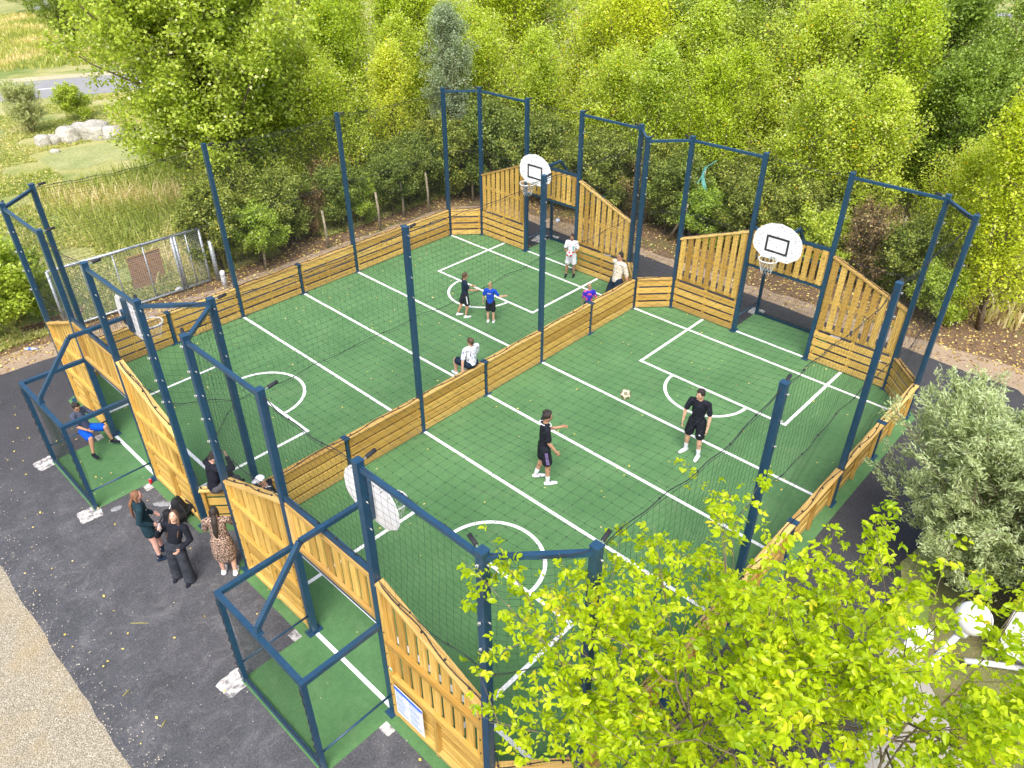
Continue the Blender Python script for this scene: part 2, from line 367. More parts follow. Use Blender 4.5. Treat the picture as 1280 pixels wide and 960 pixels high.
aspt = [(-3.1, -9), (-3.10, 2), (-3.12, 6), (-3.10, 10.2), (-3.2, 14), (-3.4, 17.4), (-.9, 17.2), (.33, 17.13), (2.5, 17.15), (8, 17.1), (14.2, 16.95), (15.2, 16.3),
        (15.67, 14.4), (15.58, 12.2), (16.03, 9.6), (15.92, 8.3), (15.9, 5), (15.8, 3.7), (15.94, 1.1), (15.85, .13), (15.83, -1.6), (15.4, -2.0), (11, -2.0), (8.2, -1.6), (7.2, -2.0), (5.8, -2.2), (4.2, -2.6), (3, -4), (3, -9)]
sheet('asphalt_apron', wob(aspt, .3, .02, 5), -.002, 'asphalt')
sheet('lawn', wob([(3, -9), (3, -3.4), (5.0, -2.9), (8.2, -2.2), (15.5, -2.5), (24, -7), (24, -30), (3, -30)], .6, .1, 6), -.006, 'lawn')
sheet('stone_path', wob([(4.0, -2.7), (5.0, -2.35), (6.7, -2.0), (6.9, -2.3), (6.0, -2.9), (5.1, -3.6), (4.6, -5.0), (3.6, -5.0)], .4, .05, 8), .002, 'path_stone')
L = 13.667; W = 7.735; C = .834; CY = .788; H = 4.873; HW = .905; YD = W; YF = 2*W
turf = [(-.2, .70), (.75, -.2), (L-.75, -.2), (L+.2, .70), (L+.2, 7.05), (L-.62, W), (L+.2, 8.42), (L+.2, YF-.7), (L-.75, YF+.07), (.75, YF+.07), (-.2, YF-.7), (-.2, 8.42), (.62, W), (-.2, 7.05)]
sheet('turf_pitch', turf, .004, 'turf')
for i, yc in enumerate((W/2, 1.5*W)):
    for sx in (0, 1):
        x0, x1 = (-1.32, -.2) if sx == 0 else (L+.2, L+1.30)
        sheet('turf_goal_area', [(x0, yc-1.1), (x1, yc-1.1), (x1, yc+1.1), (x0, yc+1.1)], .004, 'turf')
# markings
LW = .075
def line(mb, a, b, w=LW):
    a = V((*a, 0)); b = V((*b, 0)); d = (b-a).normalized()*(w/2); n_ = V((-d.y, d.x, 0)); a = a-d*0; b = b
    mb.add([a-n_+V((0, 0, .008)), b-n_+V((0, 0, .008)), b+n_+V((0, 0, .008)), a+n_+V((0, 0, .008))], [(0, 1, 2, 3)])
def mk(a, b): 
    mb = MB(); line(mb, a, b); return mb
marks = MB()
for y0 in (0, W):
    for x in (C, 4.834, 6.834, 8.834, L-C): line(marks, (x, y0+.06), (x, y0+W-.06))
    yc = y0+W/2
    for s, xg in ((1, 0), (-1, L)):
        xb = xg+s*3.04; hb = 1.99
        line(marks, (xb-s*.0, yc-hb-LW/2), (xb, yc+hb+LW/2))
        for q in (-1, 1):
            xa = xg+s*.05; xl = xg+s*C
            line(marks, (xa, yc+q*hb), (xl-s*LW/2, yc+q*hb)); line(marks, (xl+s*LW/2, yc+q*hb), (xb-s*LW/2, yc+q*hb))
        line(marks, (xg, yc-1.0), (xg, yc+1.0), .07)
        R_ = 1.02; seg = 28; vs = []
        for k in range(seg+1):
            t = -PI/2+PI*k/seg
            for r in (R_-LW/2, R_+LW/2): vs.append((max(.0, math.cos(t))*r*s+xb+s*LW/2, yc+math.sin(t)*r, .008))
        marks.add(vs, [(2*k, 2*k+1, 2*k+3, 2*k+2) for k in range(seg)])
tag(marks.build('pitch_markings', 'line_white'), None, None, kind='structure')
# back country
sheet('country_road', [(-60, 82), (8.2, 52.6), (13.2, 50.4), (80, 19), (80, 13.5), (12.0, 45.6), (7.4, 47.6), (-60, 77)], -.008, 'road_grey')
sheet('road_verge', [(-60, 83.2), (8.4, 53.9), (13.8, 51.5), (80, 20), (80, 19.1), (13.2, 50.5), (8.2, 52.7), (-60, 82.1)], -.009, 'verge_sand')
dash = MB()
for k in range(-6, 14):
    p = V((8.0, 50.0, -.004))+V((4.6, -2.1, 0)).normalized()*(k*5.2+2.0); q = p+V((4.6, -2.1, 0)).normalized()*2.6
    dd = V((2.1, 4.6, 0)).normalized()*.07; dash.add([p-dd, q-dd, q+dd, p+dd], [(0, 1, 2, 3)])
tag(dash.build('road_dashes', 'line_white'), None, None, kind='structure')
sheet('pond_edge', wob([(6.2, 34.9), (8.0, 35.6), (11.5, 35.2), (16, 33), (15, 30.8), (10.5, 31.6), (6.5, 32.6)], .8, .25, 9), -.010, 'pond_green')
sheet('far_yard', [(20, 75), (60, 60), (90, 36), (96, 46), (62, 72), (24, 90)], -.004, 'road_grey')

# ------------------------------------------------------------------ fences
def side_normal(p0, p1, inward):
    d = (V(p1)-V(p0)); d.z = 0; d.normalize(); n_ = V((-d.y, d.x, 0)); c = (V(p0)+V(p1))/2
    if (V((*inward, 0))-V((c.x, c.y, 0))).dot(n_) < 0: n_ = -n_
    return d, n_
def timber_panel(parent, p0, p1, inward, both=False, label=None, cap=True, end=.06):
    p0 = V((p0[0], p0[1], 0)); p1 = V((p1[0], p1[1], 0)); d, n_ = side_normal(p0, p1, inward)
    a = p0+d*end; b = p1-d*end; mb = MB()
    for k in range(4):
        z = .03+.0825+k*.222
        for sgn in ((1, -1) if both else (1,)):
            jit = random.uniform(-.002, .002); q = n_*(sgn*.045+jit)
            mb.bar(a+q+V((0, 0, z)), b+q+V((0, 0, z)), .028, .172 if both else .158)
    o = mb.build('timber_panel', 'wood', parent)
    if label: o['label'] = label
    ml = (b-a).length; zs = .87
    pos = [.045, ml/2, ml-.045] if ml > 1.4 else [.045, ml-.045]
    for s_ in pos:
        c = a+d*s_; off = n_*(-.005 if both else -.004); st = MB()
        st.bar(c+off+V((0, 0, .02)), c+off+V((0, 0, zs)), .06 if both else .065, .055, up=n_)
        st.build('stud', 'wood', o)
    if cap:
        tb = MB(); tb.bar(a-d*(.0)+V((0, 0, HW))-n_*(0 if both else .0), b+V((0, 0, HW))-n_*(0 if both else .0), .145, .034)
        tb.build('top_board', 'wood_cap', o)
    # black coach bolts seen on the outside studs
    return o
def eyebolt(parent, p, out):
    p = V(p); out = V(out).normalized(); mb = MB(); c = p+out*.028; t = out.cross(V((0, 0, 1))).normalized()
    mb.tube([c+(out*math.cos(a)+t*math.sin(a)*.3+V((0, 0, 1))*math.sin(a))*.019 for a in [2*PI*k/10 for k in range(10)]], .005, 5, closed=True)
    mb.tube([p, c], .008, 6)
    mb.build('eyebolt', 'zinc', parent, smooth=True)
def tall_post(parent, x, y, outs=((-1, 0, 0),), n=5, z0=0, h=H, w=.105, bolts=True, name='steel_post', label=None):
    mb = MB(); mb.bar((x, y, z0), (x, y, h), w, w, up=(1, 0, 0))
    o = mb.build(name, 'steel_blue', parent)
    if label: o['label'] = label
    if z0 == 0:
        bp = MB(); bp.box((x, y, .016), .26, .17, .014)
        for dx in (-.1, .1): bp.tube([(x+dx, y, .02), (x+dx, y, .05)], .012, 6)
        bp.build('base_plate', 'steel_blue', o)
    if bolts:
        for out in outs:
            for k in range(n):
                eyebolt(o, (x+out[0]*w/2, y+out[1]*w/2, h-.16-k*.44), out)
    if bolts:
        rt = MB(); d_ = V((.3, .9, 0)).normalized() if abs(outs[0][1]) < .5 else V((1, .2, 0)).normalized(); q = V((x, y, h-.05))
        rt.tube([q, q+d_*.16], .008, 6); o2 = rt.build('shackle', 'zinc', o); rt = MB(); rt.tube([q+d_*.14, q+d_*.15+V((0, 0, .0)), q+d_*.30, q+d_*.31], [.012, .028, .028, .012], 8); rt.build('tensioner', 'rope', o2, smooth=True)
    cp = MB(); cp.box((x, y, h+.006), w+.012, w+.012, .010); cp.build('post_cap', 'steel_blue', o)
    return o
def short_post(parent, x, y, label=None):
    mb = MB(); mb.bar((x, y, 0), (x, y, HW+.01), .11, .06, up=(1, 0, 0)); o = mb.build('steel_post', 'steel_blue', parent)
    MB().box((x, y, HW+.024), .13, .19, .012).build('top_plate', 'steel_blue', o)
    MB().box((x, y, .016), .26, .22, .014).build('base_plate', 'steel_blue', o)
    return o
KX = [L-C-2*k for k in range(7)]
def long_fence(name, y, inward_y, label, both=False, out=(0, -1, 0)):
    t = thing(name, (L/2, y, 0), label, 'fence', 'long timber fences of the pitches')
    for k in range(6):
        timber_panel(t, (KX[k+1], y), (KX[k], y), (L/2, inward_y), both)
    for k in range(7):
        if k % 2 == 0: tall_post(t, KX[k], y, outs=(out,), n=4)
        else: short_post(t, KX[k], y)
    return t
fn = long_fence('pitch_side_fence', 0, 3, 'long timber fence on tall blue posts beside the grey willow bush and leafy tree')
fd = long_fence('pitch_side_fence', YD, 3, 'shared middle timber fence between the two pitches, the boy in white sits on it', True)
ff = long_fence('pitch_side_fence', YF, 9, 'long timber fence on blue posts in front of the hedge and the wire gates', out=(0, 1, 0))

def wing(label, xg, yq, yp, ylong, sgn, group='sloping end fences beside the goals', extra=None):
    """xg goal plane, yq corner post, yp goal post, ylong long-fence line; sgn=+1 inward is +x"""
    t = thing('sloping_wing_fence', (xg, (yq+yp)/2, 0), label, 'fence', group)
    s = 1 if yp > yq else -1; out = V((-sgn, 0, 0))
    a = yq+s*.06; b = yp-s*.06; n_ = V((sgn, 0, 0))
    low = MB()
    for k in range(4):
        z = .03+.0825+k*.222
        low.bar((xg+sgn*.04, a, z), (xg+sgn*.04, b, z), .028, .158)
    o = low.build('timber_panel', 'wood', t)
    up = MB(); cnt = 9; sp = abs(b-a)/cnt; zt = lambda y: 2.12+(2.88-2.12)*abs(y-a)/abs(b-a)
    for k in range(cnt):
        y = a+s*sp*(k+.5); z1 = zt(y-s*.07)-.02; z2 = zt(y+s*.07)-.02; w2 = .072; j = random.uniform(-.02, .02)
        x0 = xg+sgn*.026; x1 = xg+sgn*.054
        ya, yb = y-s*w2, y+s*w2; zb = .955+j; o0 = random.random()*9
        vs = [(x0, ya, zb), (x0, yb, zb), (x0, yb, z2), (x0, ya, z1), (x1, ya, zb), (x1, yb, zb), (x1, yb, z2), (x1, ya, z1)]
        fs = [(0, 1, 2, 3), (7, 6, 5, 4), (0, 4, 5, 1), (1, 5, 6, 2), (2, 6, 7, 3), (3, 7, 4, 0)]
        uu = [(zb+o0, o0), (zb+o0, o0+.144), (z2+o0, o0+.144), (z1+o0, o0)]
        uvs = [uu, uu[::-1]]+[[(o0, o0), (o0, o0+.03), (o0+.14, o0+.03), (o0+.14, o0)], [(o0, o0), (o0, o0+.03), (o0+2, o0+.03), (o0+2, o0)]]*2
        up.add(vs, fs, uvs)
    up.build('slat_panel', 'wood', t)
    r = MB(); xr = xg-sgn*.012
    for z in (1.72, .965, .10):
        r = MB(); r.bar((xr, a, z), (xr, b, z), .072, .085 if z > .5 else .07); r.build('cross_rail', 'wood', t)
    tr = MB(); tr.bar((xg+sgn*.008, a, zt(a)), (xg+sgn*.008, b, zt(b)), .135, .045); tr.build('top_rail', 'wood_cap', t)
    for y, top in ((a+s*.035, zt(a)-.03), (b-s*.035, zt(b)-.05), ((a+b)/2, .92)):
        st = MB(); st.bar((xr-sgn*.001, y, .02), (xr-sgn*.001, y, top), .066, .068, up=(1, 0, 0)); st.build('stud', 'wood', t)
    bl = MB()
    for y in (a+s*.035, b-s*.035):
        for z in (.3, .55, .8, 1.2, 1.5, 1.95):
            bl.tube([(xr-sgn*.034, y, z), (xr-sgn*.045, y, z)], .012, 6)
    bl.build('coach_bolts', 'black_paint', t)
    # corner post and chamfer
    tall_post(t, xg, yq, outs=((-sgn, 0, 0), (0, -1, 0)), n=5)
    cl = (C if sgn > 0 else L-C, ylong)
    timber_panel(t, (xg, yq), cl, (L/2, (yq+yp)/2+s*1.0), end=.075)
    tb = MB(); tb.bar((xg, yq, H-.10), (xg, yp, H-.10), .06, .06); tb.build('top_bar', 'steel_blue', t)
    tb = MB(); tb.bar((xg, yq, H-.10), (cl[0], cl[1], H-.10), .06, .06); tb.build('top_bar', 'steel_blue', t)
    return t
def chamf_dir(): pass
WL = {}
yA, yB = W/2+1.05, W/2-1.05
for ci, y0 in enumerate((0, W)):
    for sgn, xg in ((1, 0), (-1, L)):
        for hi in (0, 1):
            yq = y0+(W-CY if hi else CY); yp = y0+(yA if hi else yB); yl = y0+(W if hi else 0)
            key = (ci, sgn, hi)
            lab = {(0, 1, 0): 'sloping timber wing fence with the white notice board',
                   (0, 1, 1): 'sloping timber wing fence the woman in the leopard dress leans on',
                   (1, 1, 0): 'sloping timber wing fence just behind the black rucksacks',
                   (1, 1, 1): 'sloping timber wing fence at the far left corner beside the bright bush',
                   (0, -1, 0): 'sloping timber wing fence at the far right corner above the willow bush',
                   (0, -1, 1): 'sloping timber wing fence left of the goal with the nearer far-end backboard',
                   (1, -1, 0): 'sloping timber wing fence behind the man in beige and the boy holding a ball',
                   (1, -1, 1): 'sloping timber wing fence farthest back against the dark hedge'}[key]
            WL[key] = wing(lab, xg, yq, yp, yl, sgn)

def goal(xg, yc, sgn, label):
    """football goal cage with the slatted header; sgn=+1: pitch towards +x"""
    t = thing('football_goal', (xg, yc, 0), label, 'goal', 'football goals set into the end fences')
    D = 1.27; xb = xg-sgn*D; ZC = 2.01; ZT = 3.0; y1, y2 = yc-1.05, yc+1.05
    for y, s in ((y1, -1), (y2, 1)):
        tall_post(t, xg, y, outs=((0, s, 0),), n=3, name='goal_post')
    S = 'steel_blue'
    MB().bar((xg, y1+.05, ZC), (xg, y2-.05, ZC), .06, .07).build('crossbar', S, t)
    MB().bar((xg, y1+.05, ZT), (xg, y2-.05, ZT), .06, .08).build('top_beam', S, t)
    hp = MB(); cnt = 10; sp = 1.98/cnt
    for k in range(cnt):
        y = y1+.06+sp*(k+.5); hp.bar((xg+sgn*.03, y, ZC+.05), (xg+sgn*.03, y, ZT-.05+random.uniform(-.01, .01)), .135, .026, up=(1, 0, 0))
    h = hp.build('header_panel', 'wood', t)
    rr = MB()
    for z in (ZC+.085, ZT-.10): rr.bar((xg-sgn*.014, y1+.06, z), (xg-sgn*.014, y2-.06, z), .055, .07)
    for y in (y1+.09, y2-.09): rr.bar((xg-sgn*.016, y, ZC+.12), (xg-sgn*.016, y, ZT-.135), .07, .055, up=(1, 0, 0))
    rr.build('header_frame', 'wood_cap', h)
    for y in (y1, y2):
        p = MB(); p.bar((xb, y, 0), (xb, y, ZC-.045), .075, .075, up=(1, 0, 0)); o = p.build('back_post', S, t)
        MB().bar((xb-sgn*.0375, y, ZC-.003), (xg-sgn*.055, y, ZC-.003), .075, .075).build('roof_bar', S, t)
        MB().tube([(xb+sgn*.03, y, .42), (xg-sgn*.05, y, .42)], .018, 8).build('side_rail', S, t, smooth=True)
    MB().bar((xb, y1+.038, ZC-.001), (xb, y2-.038, ZC-.001), .075, .078).build('back_bar', S, t)
    MB().bar((xb, y1+.038, .05), (xb, y2-.038, .05), .05, .06).build('ground_bar', S, t)
    # goal net on the back: fine wires with slack
    segs = []
    def P(y, z):
        k = math.sin(PI*min(1, max(0, (z-.06)/1.9)))
        return (xb+sgn*(.03+.05*k*(1+.5*math.sin(y*3.1+z))), y+.012*math.sin(z*6+y*4), z)
    cs = .055; ys = np.arange(y1+.05, y2-.03, cs); zs = np.arange(.08, 1.96, cs)
    for y in ys:
        zz = np.linspace(.08, 1.96, 9); segs += [(P(y, zz[i]), P(y, zz[i+1])) for i in range(8)]
    for z in zs:
        yy = np.linspace(y1+.05, y2-.05, 9); segs += [(P(yy[i], z), P(yy[i+1], z)) for i in range(8)]
    o = wires('goal_net', segs, .0017, 'net_goal', t, world=True)
    lc = MB()
    for y in (y1, y2):
        lc.tube([(xb-sgn*.045+.012*math.sin(k*1.9), y+.03*math.cos(k*2.1), .1+k*.06) for k in range(31)], .007, 5)
    lc.tube([(xb-sgn*.01, y1+.05+k*.08, .085+.03*(k % 2)) for k in range(26)], .009, 5)
    lc.build('lacing', 'rope', o)
    return t
def wires(name, segs, r, mat, parent=None, world=False):
    S = np.array(segs, dtype=np.float64)
    if parent is not None: S = S-np.array(parent['_w'])
    a = S[:, 0]; b = S[:, 1]; d = b-a; ln = np.linalg.norm(d, axis=1, keepdims=True); d = d/np.maximum(ln, 1e-9)
    up = np.where(np.abs(d[:, 2:3]) > .9, np.array([[1., 0, 0]]), np.array([[0, 0, 1.]]))
    u = np.cross(d, up); u /= np.linalg.norm(u, axis=1, keepdims=True); w = np.cross(d, u)
    ring = [(u*math.cos(t)+w*math.sin(t))*r for t in (0, 2*PI/3, 4*PI/3)]
    out = np.empty((len(S), 3, 4, 3))
    for i in range(3):
        j = (i+1) % 3
        out[:, i, 0] = a+ring[i]; out[:, i, 1] = a+ring[j]; out[:, i, 2] = b+ring[j]; out[:, i, 3] = b+ring[i]
    o = npmesh(name, out.reshape(-1, 3), 4, np.full(len(S)*3, .5), mat, parent)
    if parent is not None: o['_w'] = parent['_w']
    return o
GL = {(0, 0): 'blue cage goal at the bottom of the photo, its net over green turf',
      (1, 0): 'blue cage goal the boy in blue shorts sits inside',
      (0, 1): 'far goal at right under the larger white backboard, empty goal',
      (1, 1): 'farthest goal, behind the boy in white holding a red and white ball'}
for ci in (0, 1):
    for ei, (sgn, xg) in enumerate(((1, 0), (-1, L))):
        goal(xg, (ci+.5)*W, sgn, GL[(ci, ei)])
HL = {(0, 0): 'white backboard seen from behind over the bottom goal, in front of the middle fence',
      (1, 0): 'white backboard seen edge-on from behind over the goal at left',
      (0, 1): 'largest white backboard facing the camera at right, black square on it',
      (1, 1): 'farthest white backboard, partly behind a blue post near the hedge'}
def hoop(xg, yc, sgn, label):
    t = thing('basketball_hoop', (xg, yc, 3.0), label, 'basketball hoop', 'basketball hoops over the goals')
    xb = xg+sgn*.77
    pts = []   # half-round board
    z0 = 2.70
    prof = [(-.33, 0), (.33, 0), (.56, .17), (.61, .28), (.61, .48), (.56, .63), (.44, .76), (.26, .86), (0, .905), (-.26, .86), (-.44, .76), (-.56, .63), (-.61, .48), (-.61, .28), (-.56, .17)]
    b = MB(); b.poly([(xb, yc+p, z0+q) for p, q in prof], (sgn*.022, 0, 0)); bo = b.build('backboard', 'board_white', t)
    xf = xb+sgn*.026; q = MB(); w, hh, th = .29, .41, .05; zq = z0+.17
    q.box((xf, yc-w+th/2, zq+hh/2), .004, th, hh); q.box((xf, yc+w-th/2, zq+hh/2), .004, th, hh)
    q.box((xf, yc, zq+th/2), .004, 2*w-2*th, th); q.box((xf, yc, zq+hh-th/2), .004, 2*w-2*th, th)
    q.build('target_square', 'black_paint', bo)
    dot = MB()
    for y, z in ((-.05, .84), (.06, .82), (-.42, .6), (.42, .55), (-.4, .3), (.0, .6), (.45, .3)): dot.tube([(xf-sgn*.004, yc+y, z0+z), (xf+sgn*.004, yc+y, z0+z)], .011, 6)
    dot.build('bolt_heads', 'black_paint', bo)
    bk = MB(); bk.box((xb-sgn*.035, yc, z0+.45), .06, .16, .72); bk.box((xb-sgn*.09, yc, z0+.42), .05, .22, .30)
    bk.build('bracket', 'steel_blue', t)
    ar = MB()
    pth = [(xb-sgn*.08, yc, 3.13), (xg-sgn*.40, yc, 3.13), (xg-sgn*1.23, yc, 2.16), (xg-sgn*1.25, yc, 2.045)]
    for a_, b_ in zip(pth[:-1], pth[1:]): ar.bar(a_, b_, .07, .07, up=(0, 0, 1) if abs(a_[0]-b_[0]) > .1 else (1, 0, 0))
    ar.box((xg-sgn*1.25, yc, 2.055), .12, .12, .02)
    ar.build('support_arm', 'steel_blue', t)
    rc = V((xb+sgn*.35, yc, 2.83)); rm = MB()
    rm.tube([(rc.x+.225*math.cos(a), rc.y+.225*math.sin(a), rc.z) for a in [2*PI*k/28 for k in range(28)]], .013, 8, closed=True)
    rm.box((xb+sgn*.085, yc, 2.83), .10, .12, .02); rm.box((xb+sgn*.03, yc, 2.80), .012, .16, .12)
    ro = rm.build('rim', 'chrome_white', t, smooth=False)
    segs = []
    for k in range(12):
        for dr in (1, -1):
            pr = None
            for j in range(5):
                a = 2*PI*(k+dr*j*.5)/12; r = .215-.022*j-.01*(j > 2); p = (rc.x+r*math.cos(a), rc.y+r*math.sin(a), rc.z-.01-.085*j)
                if pr: segs.append((pr, p))
                pr = p
    wires('hoop_net', segs, .0022, 'chrome_white', ro)
    return t
for ci in (0, 1):
    for ei, (sgn, xg) in enumerate(((1, 0), (-1, L))): hoop(xg, (ci+.5)*W, sgn, HL[(ci, ei)])

# ------------------------------------------------------------------ ball nets
ZM = 2.9
def resample(path, step):
    P_ = [np.array(p, float) for p in path]; out = []; s0 = 0
    for i in range(len(P_)-1):
        d = P_[i+1]-P_[i]; l_ = np.linalg.norm(d); n_ = max(1, int(round(l_/step)))
        for k in range(n_): out.append(P_[i]+d*k/n_)
    out.append(P_[-1]); return np.array(out)
def vnet(path, zb, zmid_sag, label, group='dark ball nets hung round the pitches', top_sag=.09, posts=None, cs=.12, fs=.055, mid=True):
    """path: xy polyline; zb(x,y) lower edge height. coarse mesh above ZM, fine mesh below"""
    c = V((path[0][0], path[0][1], 0)); t = thing('ball_net', c, label, 'net', group)
    pts = np.array(path, float); seg = np.linalg.norm(np.diff(pts, axis=0), axis=1); cum = np.concatenate([[0], np.cumsum(seg)]); T = cum[-1]
    def xy(s):
        i = min(len(seg)-1, max(0, int(np.searchsorted(cum, s, 'right')-1))); f = (s-cum[i])/seg[i]; p = pts[i]*(1-f)+pts[i+1]*f
        return p[0], p[1], i
    def span(s):
        i = min(len(seg)-1, max(0, int(np.searchsorted(cum, s, 'right')-1))); return (s-cum[i])/seg[i], seg[i]
    def top(s): f, l_ = span(s); return H-.07-top_sag*(l_/4)*4*f*(1-f)
    def midz(s): f, l_ = span(s); return ZM-zmid_sag*(l_/4)*4*f*(1-f)+.02*math.sin(s*5)
    def P(s, z):
        x, y, i = xy(s); d = (pts[i+1]-pts[i])/seg[i]; nx, ny = -d[1], d[0]; f, l_ = span(s)
        k = .05*math.sin(PI*f)*math.sin(s*1.3+z*1.7)+.012*math.sin(s*7+z*9)
        return (x+nx*k, y+ny*k, z)
    up, lo = [], []
    for s in np.arange(cs/2, T, cs):
        z1 = top(s); z0 = max(midz(s), zb(*xy(s)[:2])); zz = np.linspace(z0, z1, 6)
        q = [P(s+.02*math.sin(z*4+s), z) for z in zz]; up += list(zip(q[:-1], q[1:]))
    ss = np.arange(0, T, .3); ss = np.append(ss, T)
    for j in range(int((H-ZM)/cs)+1):
        f = j/((H-ZM)/cs)
        for a_, b_ in zip(ss[:-1], ss[1:]):
            za = midz(a_)+(top(a_)-midz(a_))*f; zb2 = midz(b_)+(top(b_)-midz(b_))*f
            if za > zb(*xy(a_)[:2]) and f <= 1: up.append((P(a_, za), P(b_, zb2)))
    for s in np.arange(fs/2, T, fs):
        z1 = midz(s); z0 = zb(*xy(s)[:2])
        if z0 < z1-.1:
            zz = np.linspace(z0, z1, 6); q = [P(s+.012*math.sin(z*7+s*3), z) for z in zz]; lo += list(zip(q[:-1], q[1:]))
    nl = int((ZM-.95)/fs)
    for j in range(nl+1):
        for a_, b_ in zip(ss[:-1], ss[1:]):
            za = midz(a_)-j*fs; zb_ = midz(b_)-j*fs
            if za > zb(*xy(a_)[:2]) and zb_ > zb(*xy(b_)[:2])-.05: lo.append((P(a_, za), P(b_, zb_)))
    o = wires('coarse_mesh', up, .0017, 'net_dark', t); 
    if lo: wires('fine_mesh', lo, .0010, 'net_dark', t)
    rp = MB()
    rp.tube([P(s, top(s)+.01*math.sin(s*9)) for s in np.arange(0, T+.01, .12)], .0065, 5)
    rp.tube([P(s, top(s)-.03-.035*abs(math.sin(s*PI/.7))) for s in np.arange(0, T+.01, .1)], .003, 4)
    if mid:
        rp.tube([P(s, midz(s)) for s in np.arange(0, T+.01, .12) if zb(*xy(s)[:2]) < midz(s)] or [P(0, ZM), P(.1, ZM)], .0055, 5)
        q = [P(s, midz(s)-.05*abs(math.sin(s*PI/.8))) for s in np.arange(0, T+.01, .08) if zb(*xy(s)[:2]) < midz(s)]
        if q: rp.tube(q, .003, 4)
    for s in np.arange(.35, T, .7):
        for z in ([top(s)] + ([midz(s)] if mid else [])):
            if z > zb(*xy(s)[:2]): rp.ball(P(s, z), .016, n=6)
    rp.build('rope', 'rope', t, smooth=True)
    # lower edge lacing lying on the timber
    e = MB(); e.tube([(xy(s)[0]+.02*math.sin(s*6), xy(s)[1]+.03*math.sin(s*4.3), zb(*xy(s)[:2])+.012+.006*math.sin(s*11)) for s in np.arange(0, T, .15)], .008, 5)
    for s in np.arange(.2, T, .42): e.ball((xy(s)[0], xy(s)[1], zb(*xy(s)[:2])+.02), .018, n=6)
    e.build('edge_rope', 'rope', t, smooth=True)
    return t
zlow = lambda x, y: HW+.02
long_pts = lambda y: [(KX[0], y), (KX[2], y), (KX[4], y), (KX[6], y)]
vnet(long_pts(0.0), zlow, .05, 'ball net above the timber fence beside the willow bush and leafy tree')
vnet(long_pts(YD), zlow, .05, 'ball net above the middle fence between the pitches')
vnet(long_pts(YF), zlow, .05, 'ball net above the long fence along the hedge and gates')
def endz(y0):
    def f(x, y):
        v = abs((y-y0)-W/2)
        if v < 1.05: return 3.05
        if v <= W/2-CY+.001: return 2.88-(2.88-2.12)*(v-1.05)/(W/2-CY-1.05)+.03
        return HW+.02
    return f
ENL = {(0, 0): 'end ball net above the bottom goal and its sloping timber wings', (1, 0): 'end ball net above the goal with the sitting boy in blue shorts',
       (0, 1): 'end ball net above the far goal at right', (1, 1): 'end ball net above the farthest goal near the dark hedge'}
for ci in (0, 1):
    for ei, (sgn, xg) in enumerate(((1, 0), (-1, L))):
        y0 = ci*W; xc = C if sgn > 0 else L-C
        vnet([(xc, y0), (xg, y0+CY), (xg, y0+yB), (xg, y0+yA), (xg, y0+W-CY), (xc, y0+W)], endz(y0), .04, ENL[(ci, ei)], top_sag=.05)
def roof(y0, label):
    t = thing('roof_net', (L/2, y0+W/2, H), label, 'net', 'nets stretched over the pitches'); segs = []; cs = .15
    def P(x, y):
        fx = x/L; fy = (y-y0)/W; sag = .30*4*fy*(1-fy)*(.6+.4*math.sin(PI*fx))
        return (x+.03*math.sin(y*2), y+.03*math.sin(x*1.7), H-.10-sag+.02*math.sin(x*3+y*2))
    def ylim(x):
        m_ = 0
        if x < C: m_ = CY*(1-x/C)
        if x > L-C: m_ = CY*(1-(L-x)/C)
        return y0+m_, y0+W-m_
    for x in np.arange(.05, L, cs):
        a_, b_ = ylim(x); yy = np.linspace(a_, b_, 18); q = [P(x, y) for y in yy]; segs += list(zip(q[:-1], q[1:]))
    for y in np.arange(y0+.05, y0+W, cs):
        v = min(y-y0, y0+W-y); m_ = C*max(0, 1-v/CY); xx = np.linspace(m_, L-m_, 34); q = [P(x, y) for x in xx]; segs += list(zip(q[:-1], q[1:]))
    o = wires('net_mesh', segs, .0014, 'net_dark', t)
    kn = [(tuple(np.array(P(x, y))-(.009, .006, 0)), tuple(np.array(P(x, y))+(.009, .006, 0))) for x in np.arange(.05, L, cs) for y in np.arange(y0+.05, y0+W, cs) if ylim(x)[0] < y < ylim(x)[1]]
    wires('net_knots', kn, .0048, 'net_dark', t); return t
roof(0, 'wide-meshed net stretched flat over the pitch with the two players in black')
roof(W, 'wide-meshed net stretched flat over the pitch with the children')

# ------------------------------------------------------------------ small ground things
def pad(x, y, w, d, h, rot=0, name='concrete_footing', mat='concrete', seed=0):
    rr = random.Random(seed+int(x*100)+int(y*37)); pts = []
    for k in range(36):
        a = 2*PI*k/36; c_, s_ = math.cos(a), math.sin(a); m_ = max(abs(c_), abs(s_)); q_ = rr.uniform(.94, 1.03); pts.append((c_/m_*w/2*q_, s_/m_*d/2*q_))
    co, si = math.cos(rot), math.sin(rot)
    mb = MB(); mb.poly([(x+p*co-q*si, y+p*si+q*co, 0) for p, q in pts], (0, 0, h*.4))
    return tag(mb.build(name, mat), None, None, kind='structure')
for yc in (W/2, 1.5*W):
    for s in (-1, 1):
        pad(-1.42, yc+s*1.14, .42, .40, .006, .1*s, seed=3); pad(L+1.40, yc+s*1.12, .40, .38, .006, .1, seed=5)
        pad(-.20, yc+s*1.20, .30, .22, .009, .0, seed=8)
pad(L+1.1, 1.5*W+1.35, .7, .45, .006, .2, seed=9)

